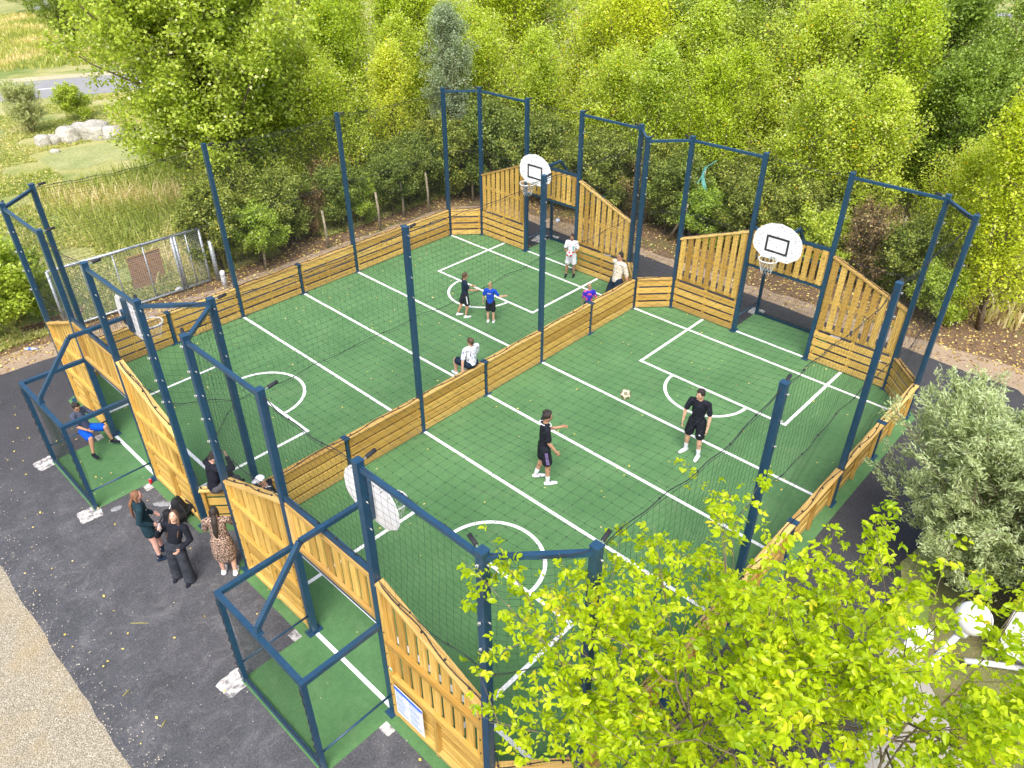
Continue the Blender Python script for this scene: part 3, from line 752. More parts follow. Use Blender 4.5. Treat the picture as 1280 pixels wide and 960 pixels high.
# ------------------------------------------------------------------ people
def lump(mb, p0, p1, r0, r1, lat=None, flat=1., n=14, mi=0, caps=True):
    """rounded tapered limb; lat = direction kept at full radius, the other cross direction times flat"""
    p0 = V(p0); p1 = V(p1); d = p1-p0; ln = d.length; d = d/ln if ln > 1e-6 else V((0, 0, 1))
    a = V(lat)-d*V(lat).dot(d) if lat is not None else d.orthogonal()
    a = a.normalized() if a.length > 1e-5 else d.orthogonal().normalized()
    b = d.cross(a); rings = []
    if caps:
        for t in (0, .35, .7, 1.05, 1.35): rings.append((p0-d*r0*math.cos(t), r0*math.sin(t)+1e-4))
    rings.append((p0, r0)); rings.append((p0.lerp(p1, .5), (r0+r1)/2)); rings.append((p1, r1))
    if caps:
        for t in (1.35, 1.05, .7, .35, 0): rings.append((p1+d*r1*math.cos(t), r1*math.sin(t)+1e-4))
    vs = []
    for c, r in rings:
        for j in range(n):
            t = 2*PI*j/n; vs.append(c+a*math.cos(t)*r+b*math.sin(t)*r*flat)
    m = len(rings)
    fs = [(i*n+j, i*n+(j+1) % n, (i+1)*n+(j+1) % n, (i+1)*n+j) for i in range(m-1) for j in range(n)]
    fs += [tuple(range(n))[::-1], tuple(range((m-1)*n, m*n))]
    mb.add(vs, fs, None, mi=mi)
def remesh(mb, name, mat, parent, vox=.012, smooth=3, extra=None, mats=None):
    """fuse the overlapping lumps into one continuous surface"""
    me = bpy.data.meshes.new('tmp'); me.from_pydata([tuple(v) for v in mb.v], [], mb.f); me.update()
    o = bpy.data.objects.new('tmp', me); COL.objects.link(o)
    r = o.modifiers.new('r', 'REMESH'); r.mode = 'VOXEL'; r.voxel_size = vox
    s = o.modifiers.new('s', 'SMOOTH'); s.factor = .6; s.iterations = smooth
    dg = bpy.context.evaluated_depsgraph_get(); me2 = bpy.data.meshes.new_from_object(o.evaluated_get(dg), depsgraph=dg)
    co = np.empty(len(me2.vertices)*3); me2.vertices.foreach_get('co', co); co = co.reshape(-1, 3)
    fs = [tuple(p.vertices) for p in me2.polygons]
    bpy.data.objects.remove(o); bpy.data.meshes.remove(me); bpy.data.meshes.remove(me2)
    out = MB(); out.add([tuple(c) for c in co], fs, None, tone=.5)
    if extra:
        k = len(out.v); out.v += extra.v; out.f += [tuple(i+k for i in f) for f in extra.f]; out.uv += extra.uv; out.t += extra.t; out.mi += extra.mi
    return out.build(name, mats or mat, parent, smooth=True)
def hand(mb, w, d, palmn, s, curl=.5, side=1):
    """palm + five bent fingers; w wrist, d pointing direction, palmn palm normal, s size factor"""
    w = V(w); d = V(d).normalized(); palmn = V(palmn); palmn = (palmn-d*palmn.dot(d)).normalized(); l = d.cross(palmn)*side
    lump(mb, w, w+d*.075*s, .026*s, .036*s, l, .5, 8)
    for k, (o, ln) in enumerate(((-.027, .068), (-.009, .078), (.009, .073), (.026, .058))):
        p = w+d*.085*s+l*o*s; q = (d+palmn*curl*.4).normalized(); p1 = p+q*ln*.42*s; q = (d+palmn*curl*1.3).normalized(); p2 = p1+q*ln*.33*s; q = (d*.6+palmn*curl*1.8).normalized(); p3 = p2+q*ln*.27*s
        mb.tube([w+d*.05*s+l*o*.8*s, p, p1, p2, p3], [.010*s, .0095*s, .009*s, .008*s, .006*s], 6)
    p = w+d*.02*s-l*.026*s; p1 = p+(d*.6-l*.7+palmn*.2).normalized()*.035*s; p2 = p1+(d*.85-l*.3+palmn*.4).normalized()*.028*s
    mb.tube([w+d*.01*s-l*.01*s, p, p1, p2], [.013*s, .012*s, .010*s, .007*s], 6)
def person(loc, heading, h, label, skin='skin_tan', hair='hair_dark', hairstyle='short', lean=0, side=0, hyaw=0, hpitch=0, hroll=0,
           arms=(((.05, .15, -1), (.15, .05, -1)), ((.05, -.15, -1), (.15, -.05, -1))), legs=(((.05, .04, -1), (0, 0, -1)), ((.05, -.04, -1), (0, 0, -1))),
           root=None, top=('cloth_black', .5, 0), bottom=('shorts', 'cloth_black'), shoes='cloth_white', socks=None, build=1., curl=.5, palms=None, footdir=(0, 0), twist=0, extra=None):
    R = Matrix.Rotation(heading, 3, 'Z')
    dirs = [[V(a).normalized() for a in l_] for l_ in legs]
    TH, SH, AN = .240*h, .235*h, .045*h
    drop = max(-(a.z*TH+b.z*SH) for a, b in dirs)+AN+.012*h
    base = V(loc)
    if root is None: pz = drop
    else: pz = root
    O = V((base.x, base.y, base.z))
    def X(p): return O+R @ V(p)
    f = V((1, 0, 0)); lat = V((0, 1, 0))
    sp = V((math.sin(lean), math.sin(side), math.cos(lean)*math.cos(side))).normalized()
    Pc = V((0, 0, pz)); bw = build*h
    Sc = Pc+sp*.285*h; Nk = Pc+sp*.315*h
    Rt = Matrix.Rotation(twist, 3, 'Z'); slat = (Rt @ lat); slat = (slat-sp*slat.dot(sp)).normalized(); sf = slat.cross(sp).normalized()
    slat = slat
    Rh = Matrix.Rotation(hyaw+twist, 3, 'Z') @ Matrix.Rotation(hpitch+lean*.5, 3, 'Y') @ Matrix.Rotation(hroll-side*.5, 3, 'X')
    Hc = Nk+(sp*.3+Rh @ V((.12, 0, .7)))*.085*h
    hips = [Pc+lat*.052*bw-V((0, 0, .008*h)), Pc-lat*.052*bw-V((0, 0, .008*h))]
    sh = [Sc+slat*.108*bw, Sc-slat*.108*bw]
    kn = [hips[i]+dirs[i][0]*TH for i in (0, 1)]; an = [kn[i]+dirs[i][1]*SH for i in (0, 1)]
    ad = [[V(a).normalized() for a in q] for q in arms]
    el = [sh[i]+ad[i][0]*.165*h for i in (0, 1)]; wr = [el[i]+ad[i][1]*.145*h for i in (0, 1)]
    b = MB(); r = h*build
    def LU(mb, p0, p1, r0, r1, la=lat, fl=1., n=14): lump(mb, X(p0), X(p1), r0, r1, R @ V(la), fl, n)
    # --- body
    LU(b, Pc-V((0, 0, .02*h)), Pc+sp*.06*h, .072*r, .068*r, lat, .78)
    LU(b, Pc+sp*.06*h, Pc+sp*.14*h, .066*r, .074*r, slat, .70); LU(b, Pc+sp*.14*h, Pc+sp*.235*h, .080*r, .082*r, slat, .66)
    LU(b, sh[0]-slat*.03*r, sh[1]+slat*.03*r, .034*r, .034*r, sp, 1); LU(b, Sc, Hc-Rh @ V((.01*h, 0, .02*h)), .034*r, .028*r)
    for i in (0, 1):
        LU(b, hips[i], kn[i], .054*r, .034*r); c_ = kn[i]+dirs[i][1]*SH*.32
        LU(b, kn[i], c_, .032*r, .033*r); LU(b, c_, an[i], .031*r, .020*r)
        m_ = sh[i].lerp(el[i], .4); LU(b, sh[i], m_, .031*r, .029*r); LU(b, m_, el[i], .028*r, .022*r)
        c2 = el[i].lerp(wr[i], .3); LU(b, el[i], c2, .022*r, .023*r); LU(b, c2, wr[i], .022*r, .015*r)
        fd_ = Matrix.Rotation(footdir[i], 3, 'Z') @ V((1, 0, 0)); LU(b, an[i]-fd_*.015*h-V((0, 0, .018*h)), an[i]+fd_*.085*h-V((0, 0, .032*h)), .020*r, .016*r, lat, .8)
    ho = X(Hc); RR = R @ Rh; hs = h*.135 if h > 1.5 else h*.135+.012
    def face(p):
        q = V(p); k = q.z/hs
        if k < 0: q.x *= 1-.10*(-k*2)**2; q.y *= 1-.22*(-k*2)**1.5
        return q
    b.ball(ho, .405*hs, .33*hs, .5*hs, 16, RR, face)
    HP = lambda x, y, z: ho+RR @ V((x*hs, y*hs, z*hs))
    lump(b, HP(.36, 0, .04), HP(.45, 0, -.08), .035*hs, .05*hs, None, 1, 8); lump(b, HP(.25, 0, -.36), HP(.33, 0, -.36), .09*hs, .08*hs, None, 1, 8)
    for s_ in (1, -1): lump(b, HP(0, s_*.32, .04), HP(-.03, s_*.345, -.07), .06*hs, .045*hs, RR @ V((1, 0, 0)), .6, 8)
    ex = MB()
    for i in (0, 1):
        pn = palms[i] if palms else (0, -1 if i == 0 else 1, 0)
        hand(ex, X(wr[i]), R @ (wr[i]-el[i]), R @ V(pn), h/1.75*.98, curl, 1 if i == 0 else -1)
    for s_ in (1, -1):
        n0 = len(ex.f); ex.ball(HP(.345, s_*.13, .045), .035*hs, .05*hs, .028*hs, 8, RR, mi=1)
        ex.tube([HP(.385, s_*.07, .115), HP(.375, s_*.14, .125), HP(.33, s_*.21, .10)], .016*hs, 5, mi=3)
    ex.tube([HP(.36, -.10, -.215), HP(.39, 0, -.205), HP(.36, .10, -.215)], .02*hs, 6, mi=2)
    body = remesh(b, 'person', [skin, 'eye_dark', 'lips', hair], None, .0105, 3, ex, mats=[skin, 'eye_dark', 'lips', hair])
    tag(body, label, 'person'); body['_w'] = (0, 0, 0)
    # --- hair
    hb = MB()
    if hairstyle != 'none':
        hb.ball(HP(-.055, 0, .10), .40*hs, .365*hs, .44*hs, 16, RR, lambda p: V((p.x, p.y, p.z if p.z > -.12*hs else -.12*hs+(p.z+.12*hs)*.4)))
        if hairstyle in ('short', 'mop'):
            kk = .06 if hairstyle == 'short' else .10; rr = random.Random(int(h*977+heading*31))
            for q in range(16):
                a = rr.uniform(0, 2*PI); e_ = rr.uniform(.25, 1.3); d_ = V((math.cos(a)*math.cos(e_)-.12, math.sin(a)*math.cos(e_)*.85, math.sin(e_)))
                hb.ball(HP(d_.x*.38-.02, d_.y*.36, d_.z*.42+.10), (kk+.07)*hs, (kk+.06)*hs, (kk+.03)*hs, 8, RR)
            lump(hb, HP(-.30, -.12, -.12), HP(-.30, .12, -.12), .14*hs, .14*hs, None, 1, 8)
        if hairstyle == 'long':
            pb = [HP(-.30, 0, .0), X(Nk-sf*0)+R @ V((-.075*h, 0, .0)), X(Pc+sp*.19*h)+R @ V((-.088*h, .01, 0)), X(Pc+sp*.11*h)+R @ V((-.080*h, .015, 0))]
            for q in range(3):
                rs = (.21*hs, .26*hs, .22*hs, .10*hs); lump(hb, pb[q], pb[q+1], rs[q], rs[q+1], R @ lat, .5, 12)
            for s_ in (1, -1): lump(hb, HP(-.08, s_*.30, .05), HP(-.12, s_*.32, -.42), .12*hs, .09*hs, None, 1, 8)
        if hairstyle == 'front':
            for s_ in (1, -1):
                lump(hb, HP(-.02, s_*.30, .05), HP(-.02, s_*.36, -.5), .12*hs, .12*hs, None, 1, 8)
                lump(hb, HP(-.02, s_*.36, -.5), X(Pc+sp*.17*h+lat*s_*.06*h)+R @ V((.06*h, 0, 0)), .13*hs, .06*hs, R @ lat, .6, 8)
            lump(hb, HP(-.25, 0, 0), X(Pc+sp*.2*h)+R @ V((-.08*h, 0, 0)), .25*hs, .14*hs, R @ lat, .5, 10)
        for v_i in range(0): pass
        # cut the fringe: push the front of the cap back above the brow
        inv = RR.transposed()
        for i, p in enumerate(hb.v):
            q = inv @ (V(p)-ho)
            lim = .27*hs
            if q.x > lim and q.z < .25*hs: q.x = lim-.4*(q.x-lim); hb.v[i] = tuple(ho+RR @ q)
        remesh(hb, 'hair', hair, body, .010, 2)
    # --- top
    tm, sl, hood = top[:3]; t = MB(); g = .013
    cut = top[3] if len(top) > 3 else 0
    if not cut: LU(t, Pc+sp*.005*h, Pc+sp*.07*h, .078*r+g, .070*r+g, lat, .80)
    LU(t, Pc+sp*(.07+cut)*h, Pc+sp*.15*h, .070*r+g, .076*r+g, slat, .74); LU(t, Pc+sp*.14*h, Pc+sp*.235*h, .082*r+g, .080*r+g, slat, .70)
    LU(t, sh[0]-slat*.025*r, sh[1]+slat*.025*r, .036*r+g*.6, .036*r+g*.6, sp, 1)
    LU(t, Sc+sp*.0*h, Nk-sp*.012*h, .042*r+g*.4, .032*r+g*.4)
    for i in (0, 1):
        if sl <= 1:
            e = sh[i].lerp(el[i], sl*1.35 if sl < .7 else 1); LU(t, sh[i], e, .033*r+g*.4, .031*r+g*.6)
        else:
            LU(t, sh[i], el[i], .034*r+g*.6, .027*r+g*.7); LU(t, el[i], wr[i].lerp(el[i], .04), .027*r+g*.7, .021*r+g*.6)
    if hood: LU(t, Nk-sf*(-.0)-V((.035*h, 0, 0)), Nk-V((.05*h, 0, .035*h)), .045*r, .04*r, lat, .7)
    sh_o = remesh(t, 'top', tm, body, .012, 3); sh_o['label'] = top[4] if len(top) > 4 else ''
    if not sh_o['label']: del sh_o['label']
    # --- bottom
    kind, bm = bottom[:2]; q = MB()
    LU(q, Pc-V((0, 0, .015*h)), Pc+sp*.035*h, .078*r+g*.5, .074*r+g*.3, lat, .82)
    for i in (0, 1):
        if kind == 'shorts':
            e = hips[i].lerp(kn[i], .78); LU(q, hips[i], e, .060*r+.004, .056*r+.008)
        elif kind == 'brief':
            e = hips[i].lerp(kn[i], .40); LU(q, hips[i], e, .060*r+.004, .060*r+.008)
        elif kind == 'trousers':
            LU(q, hips[i], kn[i], .060*r, .046*r); LU(q, kn[i], an[i]-V((0, 0, .01*h)), .045*r, .040*r)
        elif kind == 'wide':
            LU(q, hips[i], kn[i], .062*r, .060*r); LU(q, kn[i], an[i]-V((0, 0, .02*h)), .060*r, .068*r)
    if kind == 'skirt':
        m_ = (kn[0]+kn[1])/2; mm = Pc.lerp(m_, .55); LU(q, Pc+sp*.085*h, Pc, .072*r+g, .100*r+g, lat, .85, 20); LU(q, Pc, mm, .100*r+g, .118*r+g, lat, .88, 20); LU(q, mm, Pc.lerp(m_, .88), .112*r, .122*r, lat, .85, 20)
    remesh(q, 'skirt' if kind == 'skirt' else 'trousers' if kind in ('trousers', 'wide') else 'shorts', bm, body, .012, 3)
    # --- shoes, socks
    for i in (0, 1):
        fd_ = Matrix.Rotation(footdir[i], 3, 'Z') @ V((1, 0, 0)); s_ = MB(); z = an[i].z-.030*h; a_ = V((an[i].x, an[i].y, z))
        LU(s_, a_-fd_*.018*h, a_+fd_*.045*h-V((0, 0, .002*h)), .026*r+.004, .027*r+.003, V((-fd_.y, fd_.x, 0)), .72)
        LU(s_, a_+fd_*.045*h, a_+fd_*.095*h-V((0, 0, .004*h)), .027*r+.003, .022*r+.003, V((-fd_.y, fd_.x, 0)), .62)
        LU(s_, a_-fd_*.004*h, an[i]+V((0, 0, .002*h)), .024*r+.004, .022*r+.004)
        remesh(s_, 'shoe', shoes, body, .010, 2)
        if socks:
            k_ = MB(); LU(k_, an[i]-V((0, 0, .0)), an[i].lerp(kn[i], socks[1]), .0225*r+.004, .026*r+.004); remesh(k_, 'sock', socks[0], body, .010, 1)
    body['_j'] = 0; del body['_j']
    return body, dict(X=X, R=R, hand=[X(w_) for w_ in wr], head=ho, HP=HP, RR=RR, hs=hs, chest=X(Pc+sp*.2*h), Pc=X(Pc), kn=[X(k) for k in kn], hips=[X(k) for k in hips], an=[X(k) for k in an], h=h, sf=R @ sf, sl=R @ slat, sp=R @ sp)
rad = math.radians
def football(p, r, base, patch, label, name='football'):
    m = MB(); m.ball(p, r, n=24); o = m.build(name, base, None, smooth=True); tag(o, label, 'ball'); o['_w'] = (0, 0, 0)
    q = MB(); g_ = (1+5**.5)/2
    ico = [V(v).normalized() for v in ((0, 1, g_), (0, -1, g_), (0, 1, -g_), (0, -1, -g_), (1, g_, 0), (-1, g_, 0), (1, -g_, 0), (-1, -g_, 0), (g_, 0, 1), (-g_, 0, 1), (g_, 0, -1), (-g_, 0, -1))]
    rot = Matrix.Rotation(.5, 3, 'X') @ Matrix.Rotation(.4, 3, 'Y')
    for c in ico:
        c = rot @ c; a = c.orthogonal().normalized(); b_ = c.cross(a)
        vs = [V(p)+(c+(a*math.cos(t)+b_*math.sin(t))*w_).normalized()*(r*1.02) for w_ in (.22, .42) for t in [2*PI*k/10 for k in range(10)]]
        q.add([V(p)+c*(r*1.02)]+vs, [(0, 1+k, 1+(k+1) % 10) for k in range(10)]+[(1+k, 11+k, 11+(k+1) % 10, 1+(k+1) % 10) for k in range(10)])
    q.build('patch', patch, o)
    return o
# 1 left player in black
b, j = person((5.42, 4.62, 0), rad(-38), 1.78, 'player in black with a white collar, side on, left of the ball', 'skin_tan', 'hair_dark', 'mop', lean=.03,
    arms=(((.35, .12, -1), (1, -.05, .10)), ((.12, -.12, -1), (.55, -.05, -.85))), legs=(((-.03, .06, -1), (-.30, .05, -1)), ((.14, -.06, -1), (.02, 0, -1))),
    top=('cloth_black', .55, 0), shoes='cloth_white', socks=('cloth_white', .32), hpitch=.08)
R_ = j['R']
cl = MB(); X = j['X']; h_ = 1.80
cz = j['chest']+j['sp']*.098*h_
cl.tube([cz+j['sf']*(.066*h_*math.cos(t)-.002)+j['sl']*(.050*h_*math.sin(t))+j['sp']*(.012-.045*math.cos(t)) for t in [2*PI*k/16 for k in range(16)]], .012, 6, closed=True)
cl.build('collar', 'cloth_white', b, smooth=True)
st = MB()
for i in (1,):
    a_, k_ = j['hips'][i], j['kn'][i]; o_ = -j['sl']*.118
    for q in (-.022, 0, .022): st.bar(a_+o_*.98+j['sf']*q+V((0, 0, -.03)), a_.lerp(k_, .76)+o_*.98+j['sf']*q, .007, .011, up=j['sf'])
st.build('side_stripes', 'cloth_purple', b)
# 2 right player
b, j = person((8.30, 2.86, 0), rad(192), 1.72, 'player in plain black shirt and shorts, right of the flying ball', 'skin_light', 'hair_dark', 'short', lean=.08, hyaw=-.45,
    arms=(((.20, .30, -1), (.40, .05, -1)), ((.12, -.30, -1), (.25, -.02, -1))), legs=(((.22, .10, -1), (-.02, .05, -1)), ((.02, -.16, -1), (-.10, -.04, -1))),
    top=('cloth_black', .55, 0), shoes='cloth_white', socks=('cloth_white', .35), footdir=(0, -.4))
q = MB(); c_ = j['kn'][0].lerp(j['hips'][0], .42)+R_*V((0, 0, 0)) if False else j['kn'][0].lerp(j['hips'][0], .40)+j['sf']*.112+j['sl']*.02
q.add([c_-j['sl']*.03, c_+j['sl']*.03, c_+V((0, 0, .035))], [(0, 1, 2)]); q.build('shorts_badge', 'cloth_white', b)
# 3 navy kid
b, j = person((9.18, 10.86, 0), rad(-30), 1.36, 'child in black T-shirt and shorts, brown hair, walking with one arm held forward', 'skin_tan', 'hair_brown', 'short',
    arms=(((.25, .12, -1), (.9, .05, -.25)), ((.35, -.05, -.9), (1, .1, -.22))), legs=(((-.30, .04, -1), (-.35, .02, -1)), ((.12, -.04, -1), (-.18, 0, -1))), shoes='cloth_white', top=('cloth_navy', .5, 0), hpitch=.1)
st = MB(); a_, k_ = j['hips'][1], j['kn'][1]; st.bar(a_-j['sl']*.094, a_.lerp(k_, .72)-j['sl']*.094, .008, .028, up=j['sf']); st.build('side_stripes', 'cloth_white', b)
# 4 blue kid, back to camera
b, j = person((9.42, 10.10, 0), rad(30), 1.22, 'fair-haired child in blue sleeved football shirt and black shorts seen from behind', 'skin_light', 'hair_blond', 'short',
    arms=(((.05, .30, -1), (.10, .12, -1)), ((.10, -.50, -.8), (.6, -.7, -.15))), legs=(((.02, .04, -1), (-.05, .02, -1)), ((.02, -.05, -1), (-.03, 0, -1))), shoes='cloth_white', top=('cloth_blue', .55, 0), bottom=('shorts', 'cloth_black'))
bk = MB(); cc = j['chest']-j['sf']*.093
for k in range(5): bk.box((0, 0, 0), .001, .001, .001) if False else None
for k in range(5):
    p = cc+j['sl']*(.045-k*.022)+j['sp']*.045; bk.bar(p-j['sl']*.008, p+j['sl']*.008, .006, .022, up=j['sp'])
bk.build('shirt_lettering', 'ball_cream', b)
# 5 kid with ball
b, j = person((13.22, 10.36, 0), rad(208), 1.38, 'child in white and aqua kit holding a ball before the far goal', 'skin_brown', 'hair_dark', 'short',
    arms=(((.10, .25, -1), (.9, -.55, -.15)), ((.10, -.25, -1), (.9, .55, -.15))), legs=(((.05, .06, -1), (-.05, .02, -1)), ((.28, -.10, -1), (-.02, -.08, -1))), palms=((0, -1, .2), (0, 1, .2)),
    top=('cloth_white', .55, 0), bottom=('shorts', 'cloth_white'), shoes='cloth_black', curl=.6)
bp = (j['hand'][0]+j['hand'][1])/2+j['sf']*.12
st = MB()
st.bar(j['hips'][0]+j['sl']*.085+V((0, 0, -.02)), j['hips'][0].lerp(j['kn'][0], .74)+j['sl']*.09, .02, .05, up=j['sf'])
st.bar(j['chest']+j['sf']*.088+j['sl']*.065+j['sp']*.02, j['chest']+j['sf']*.088+j['sl']*.062-j['sp']*.22, .035, .012, up=j['sf'])
st.build('aqua_stripe', 'cloth_aqua', b)
football(bp, .105, 'ball_white', 'ball_red', 'red and white football held at the waist of the child in white')
# flying ball
football(at(782, 493, .85), .118, 'ball_cream', 'ball_olive', 'cream football flying between the two players in black')
# 6 small child by the fence
p = aty(737, 372, 8.10)
b, j = person((p.x, 8.12, 0), rad(50), 1.18, 'small child in pink and blue shirt looking over the middle timber fence', 'skin_light', 'hair_blond', 'short', hpitch=.2,
    arms=(((.1, .2, -1), (.3, .0, -1)), ((-.1, -.35, -1), (-.2, -.2, -.9))), top=('cloth_pinkblue', .6, 0), bottom=('shorts', 'cloth_navy'))
# 7 man in beige
p = aty(774, 336, 8.25)
b, j = person((p.x-.12, 8.22, 0), rad(165), 1.74, 'man in patterned beige T-shirt leaning with both hands on the middle timber fence', 'skin_tan', 'hair_dark', 'short', root=.78, lean=-.16, side=-.05, hyaw=.1,
    legs=(((.45, .1, -1), (.2, 0, -1)), ((.4, -.1, -1), (.15, 0, -1))),
    arms=(((-.15, .25, -1), (.1, .30, -.7)), ((-.50, -.22, -.85), (.35, -.05, -.9))), palms=((0, 0, -1), (0, 0, -1)), top=('cloth_beige', .7, 0), bottom=('trousers', 'cloth_navy'), build=1.15, curl=.15)
# 8 boy sitting on the middle fence
b, j = person((6.44, YD+.03, 0), rad(84), 1.40, 'boy in white dotted shirt sitting on the middle timber fence, back to the camera', 'skin_light', 'hair_brown', 'short', root=HW+.155, lean=-.02,
    arms=(((-.05, .34, -1), (-.10, .15, -1)), ((.25, -.12, -1), (.75, .15, -.55))), legs=(((.9, .38, .12), (-.05, .05, -1)), ((.95, .05, .05), (-.05, 0, -1))), palms=((0, 0, -1), (0, 1, 0)),
    top=('cloth_dots', .6, 0), bottom=('shorts', 'cloth_navy'), shoes='cloth_white', curl=.2, build=1.18)
# 9 boy in the left goal
b, j = person((-.52, 1.5*W+.94, 0), rad(-66), 1.50, 'boy in bright blue shorts sitting on the side rail of the left goal', 'skin_tan', 'hair_dark', 'short', root=.52, lean=-.10, hpitch=.45, hyaw=-.3,
    arms=(((.45, .35, -.8), (.75, -.25, .75)), ((.45, -.15, -1), (.95, .15, -.25))), legs=(((.95, .30, .02), (.12, .10, -1)), ((.95, -.38, -.05), (.05, -.25, -1))),
    top=('cloth_slate', .6, 0), bottom=('shorts', 'cloth_royal'), shoes='cloth_black', footdir=(.2, -.3))
# 10 woman in dark hoodie
b, j = person((-1.02, 8.40, 0), rad(-18), 1.62, 'young woman in long dark hooded top, bare legs, reddish brown hair, side on', 'skin_pink', 'hair_auburn', 'long',
    arms=(((-.15, .14, -1), (.75, -.25, -.55)), ((-.30, -.10, -1), (.70, .15, -.6))), legs=(((.22, .05, -1), (.08, .02, -1)), ((.10, -.06, -1), (.0, 0, -1))),
    top=('cloth_teal', 2, 1), bottom=('brief', 'cloth_teal'), shoes='cloth_navy', socks=('cloth_navy', .14))
st = MB(); st.tube([j['chest']+j['sf']*(.085)*1.0+j['sl']*y*1.68+j['sp']*(.02) for y in (-.05, -.02, .02, .05)], .006, 5); st.build('chest_stripe', 'cloth_white', b)
# 11 girl looking up
b, j = person((-.92, 7.54, 0), rad(222), 1.56, 'girl in wide dark jeans looking up with a phone at her ear', 'skin_light', 'hair_brown', 'front', lean=-.12, side=.20, hpitch=-.50, hroll=.12,
    arms=(((.15, .25, -1), (.75, -.45, -.2)), ((.30, -.50, -.75), (.35, .45, 1))), legs=(((.12, .05, -1), (.0, .03, -1)), ((-.04, -.10, -1), (-.10, -.10, -1))),
    top=('cloth_black', 2, 0, .015), bottom=('wide', 'cloth_denim'), shoes='cloth_black', palms=((0, -1, 0), (-.3, 1, 0)), curl=.7)
ph = j['hand'][1]+j['R'] @ V((0.0, .05, .07)); m = MB(); m.bar(ph-V((0, 0, .065)), ph+V((0, 0, .065)), .010, .068, up=j['sf']); tag(m.build('phone', 'cloth_white'), 'pale phone held to the ear of the girl looking up', 'phone')
# 12 woman in dress
b, j = person((-.30, 7.08, 0), rad(52), 1.54, 'woman in knee-length leopard print dress, long dark hair, leaning on the sloping wing fence', 'skin_light', 'hair_dark', 'long', lean=.10,
    arms=(((.30, .25, -1), (.9, .05, -.1)), ((.5, -.25, -.8), (.9, .3, .25))), legs=(((.05, .04, -1), (-.02, .02, -1)), ((.10, -.05, -1), (-.25, 0, -1))),
    top=('cloth_leopard', 1, 0), bottom=('skirt', 'cloth_leopard'), shoes='cloth_white', build=1.08)
# 13 person on the chamfer fence
b, j = person((.24, 8.20, 0), rad(5), 1.60, 'person in black hoodie sitting on the corner fence, both forearms raised over the face', 'skin_pink', 'hair_dark', 'short', root=HW+.13, lean=.12, hpitch=.5,
    arms=(((.75, .45, -.15), (.05, -.55, 1)), ((.75, -.45, -.15), (.05, .55, 1))), legs=(((.95, .10, .18), (.30, 0, -1)), ((.95, -.22, .10), (.25, -.05, -1))), palms=((-1, 0, 0), (-1, 0, 0)),
    top=('cloth_black', 2, 1), bottom=('trousers', 'cloth_stripe'), shoes='cloth_black')
# 14 capped person sitting on end of middle fence
b, j = person((.86, 7.08, 0), rad(134), 1.60, 'person in white baseball cap and black patterned top bending towards the corner fence', 'skin_tan', 'hair_brown', 'none', lean=.30, hpitch=.25,
    arms=(((.5, .25, -.9), (.9, -.2, .1)), ((.5, -.25, -.9), (.9, .25, .1))), legs=(((.15, .08, -1), (-.15, .0, -1)), ((.0, -.08, -1), (-.25, 0, -1))),
    top=('cloth_graphic', .6, 0), bottom=('trousers', 'cloth_navy'), shoes='cloth_black')
cp = MB(); hs = j['hs']; HP = j['HP']
cp.ball(HP(-.03, 0, .17), .46*hs, .41*hs, .40*hs, 18, j['RR'], lambda p: V((p.x, p.y, max(p.z, -.03*hs))))
vis = [HP(.38*math.cos(t)+.05+(.32 if abs(t) < 1.2 else 0)*math.cos(t), .36*math.sin(t), .14) for t in [(-1.2+2.4*k/10) for k in range(11)]]
cp.poly(vis, j['RR'] @ V((0, 0, .018*hs*5)))
co = cp.build('cap', 'cloth_cap', b, smooth=True)

# ------------------------------------------------------------------ loose objects
def rucksack(x, y, rot, label, s=1):
    t = MB(); R = Matrix.Rotation(rot, 3, 'Z')
    def Q(a, b_, c_): return V((x, y, 0))+R @ V((a, b_, c_))*s
    lump(t, Q(0, 0, .12), Q(.02, .02, .34), .15*s, .11*s, R @ V((0, 1, 0)), .72); lump(t, Q(.12, 0, .10), Q(.12, 0, .20), .09*s, .07*s, R @ V((0, 1, 0)), .6)
    lump(t, Q(-.02, -.1, .1), Q(-.02, .1, .1), .10*s, .10*s)
    for i, v in enumerate(t.v):
        if v[2] < .012: t.v[i] = (v[0], v[1], .012)
    o = remesh(t, 'rucksack', 'black_fabric', None, .012, 2); tag(o, label, 'bag', 'black rucksacks on the asphalt'); o['_w'] = (0, 0, 0)
    st = MB()
    for d in (-.06, .06): st.tube([Q(-.10, d, .38), Q(-.20, d*1.4, .30), Q(-.22, d*1.6, .14), Q(-.14, d*1.3, .03)], .014*s, 6)
    st.tube([Q(-.02, -.04, .44), Q(0, 0, .49), Q(-.02, .04, .44)], .010, 6)
    st.build('strap', 'black_fabric', o, smooth=True)
    zz = MB(); zz.tube([Q(.205, -.06, .16), Q(.215, 0, .20), Q(.205, .06, .16)], .004, 5); zz.build('zip', 'zinc', o)
rucksack(-.48, 8.92, .6, 'black rucksack nearer the camera of the pair beside the blue corner post')
rucksack(-.20, 9.05, 1.9, 'larger black rucksack leaning on the timber wing behind the other one', 1.15)
def bottle(p, d, label, s=1):
    p = V(p); d = V(d).normalized(); m = MB(); m.tube([p, p+d*.02, p+d*.15*s, p+d*.19*s, p+d*.21*s], [.022, .033, .033, .016, .013], 12)
    o = m.build('plastic_bottle', 'plastic_clear', None, smooth=True); tag(o, label, 'bottle'); o['_w'] = (0, 0, 0)
    m = MB(); m.tube([p+d*.21*s, p+d*.235*s], .017, 10); m.build('lid', 'plastic_blue', o)
    m = MB(); m.tube([p+d*.07*s, p+d*.12*s], .0335, 12, caps=False); m.build('paper_label', 'plastic_blue', o)
bottle(at(31, 436, .03), (.69, -.72, 0), 'clear plastic bottle lying on the brown dirt beside the bright bush', 1.5)
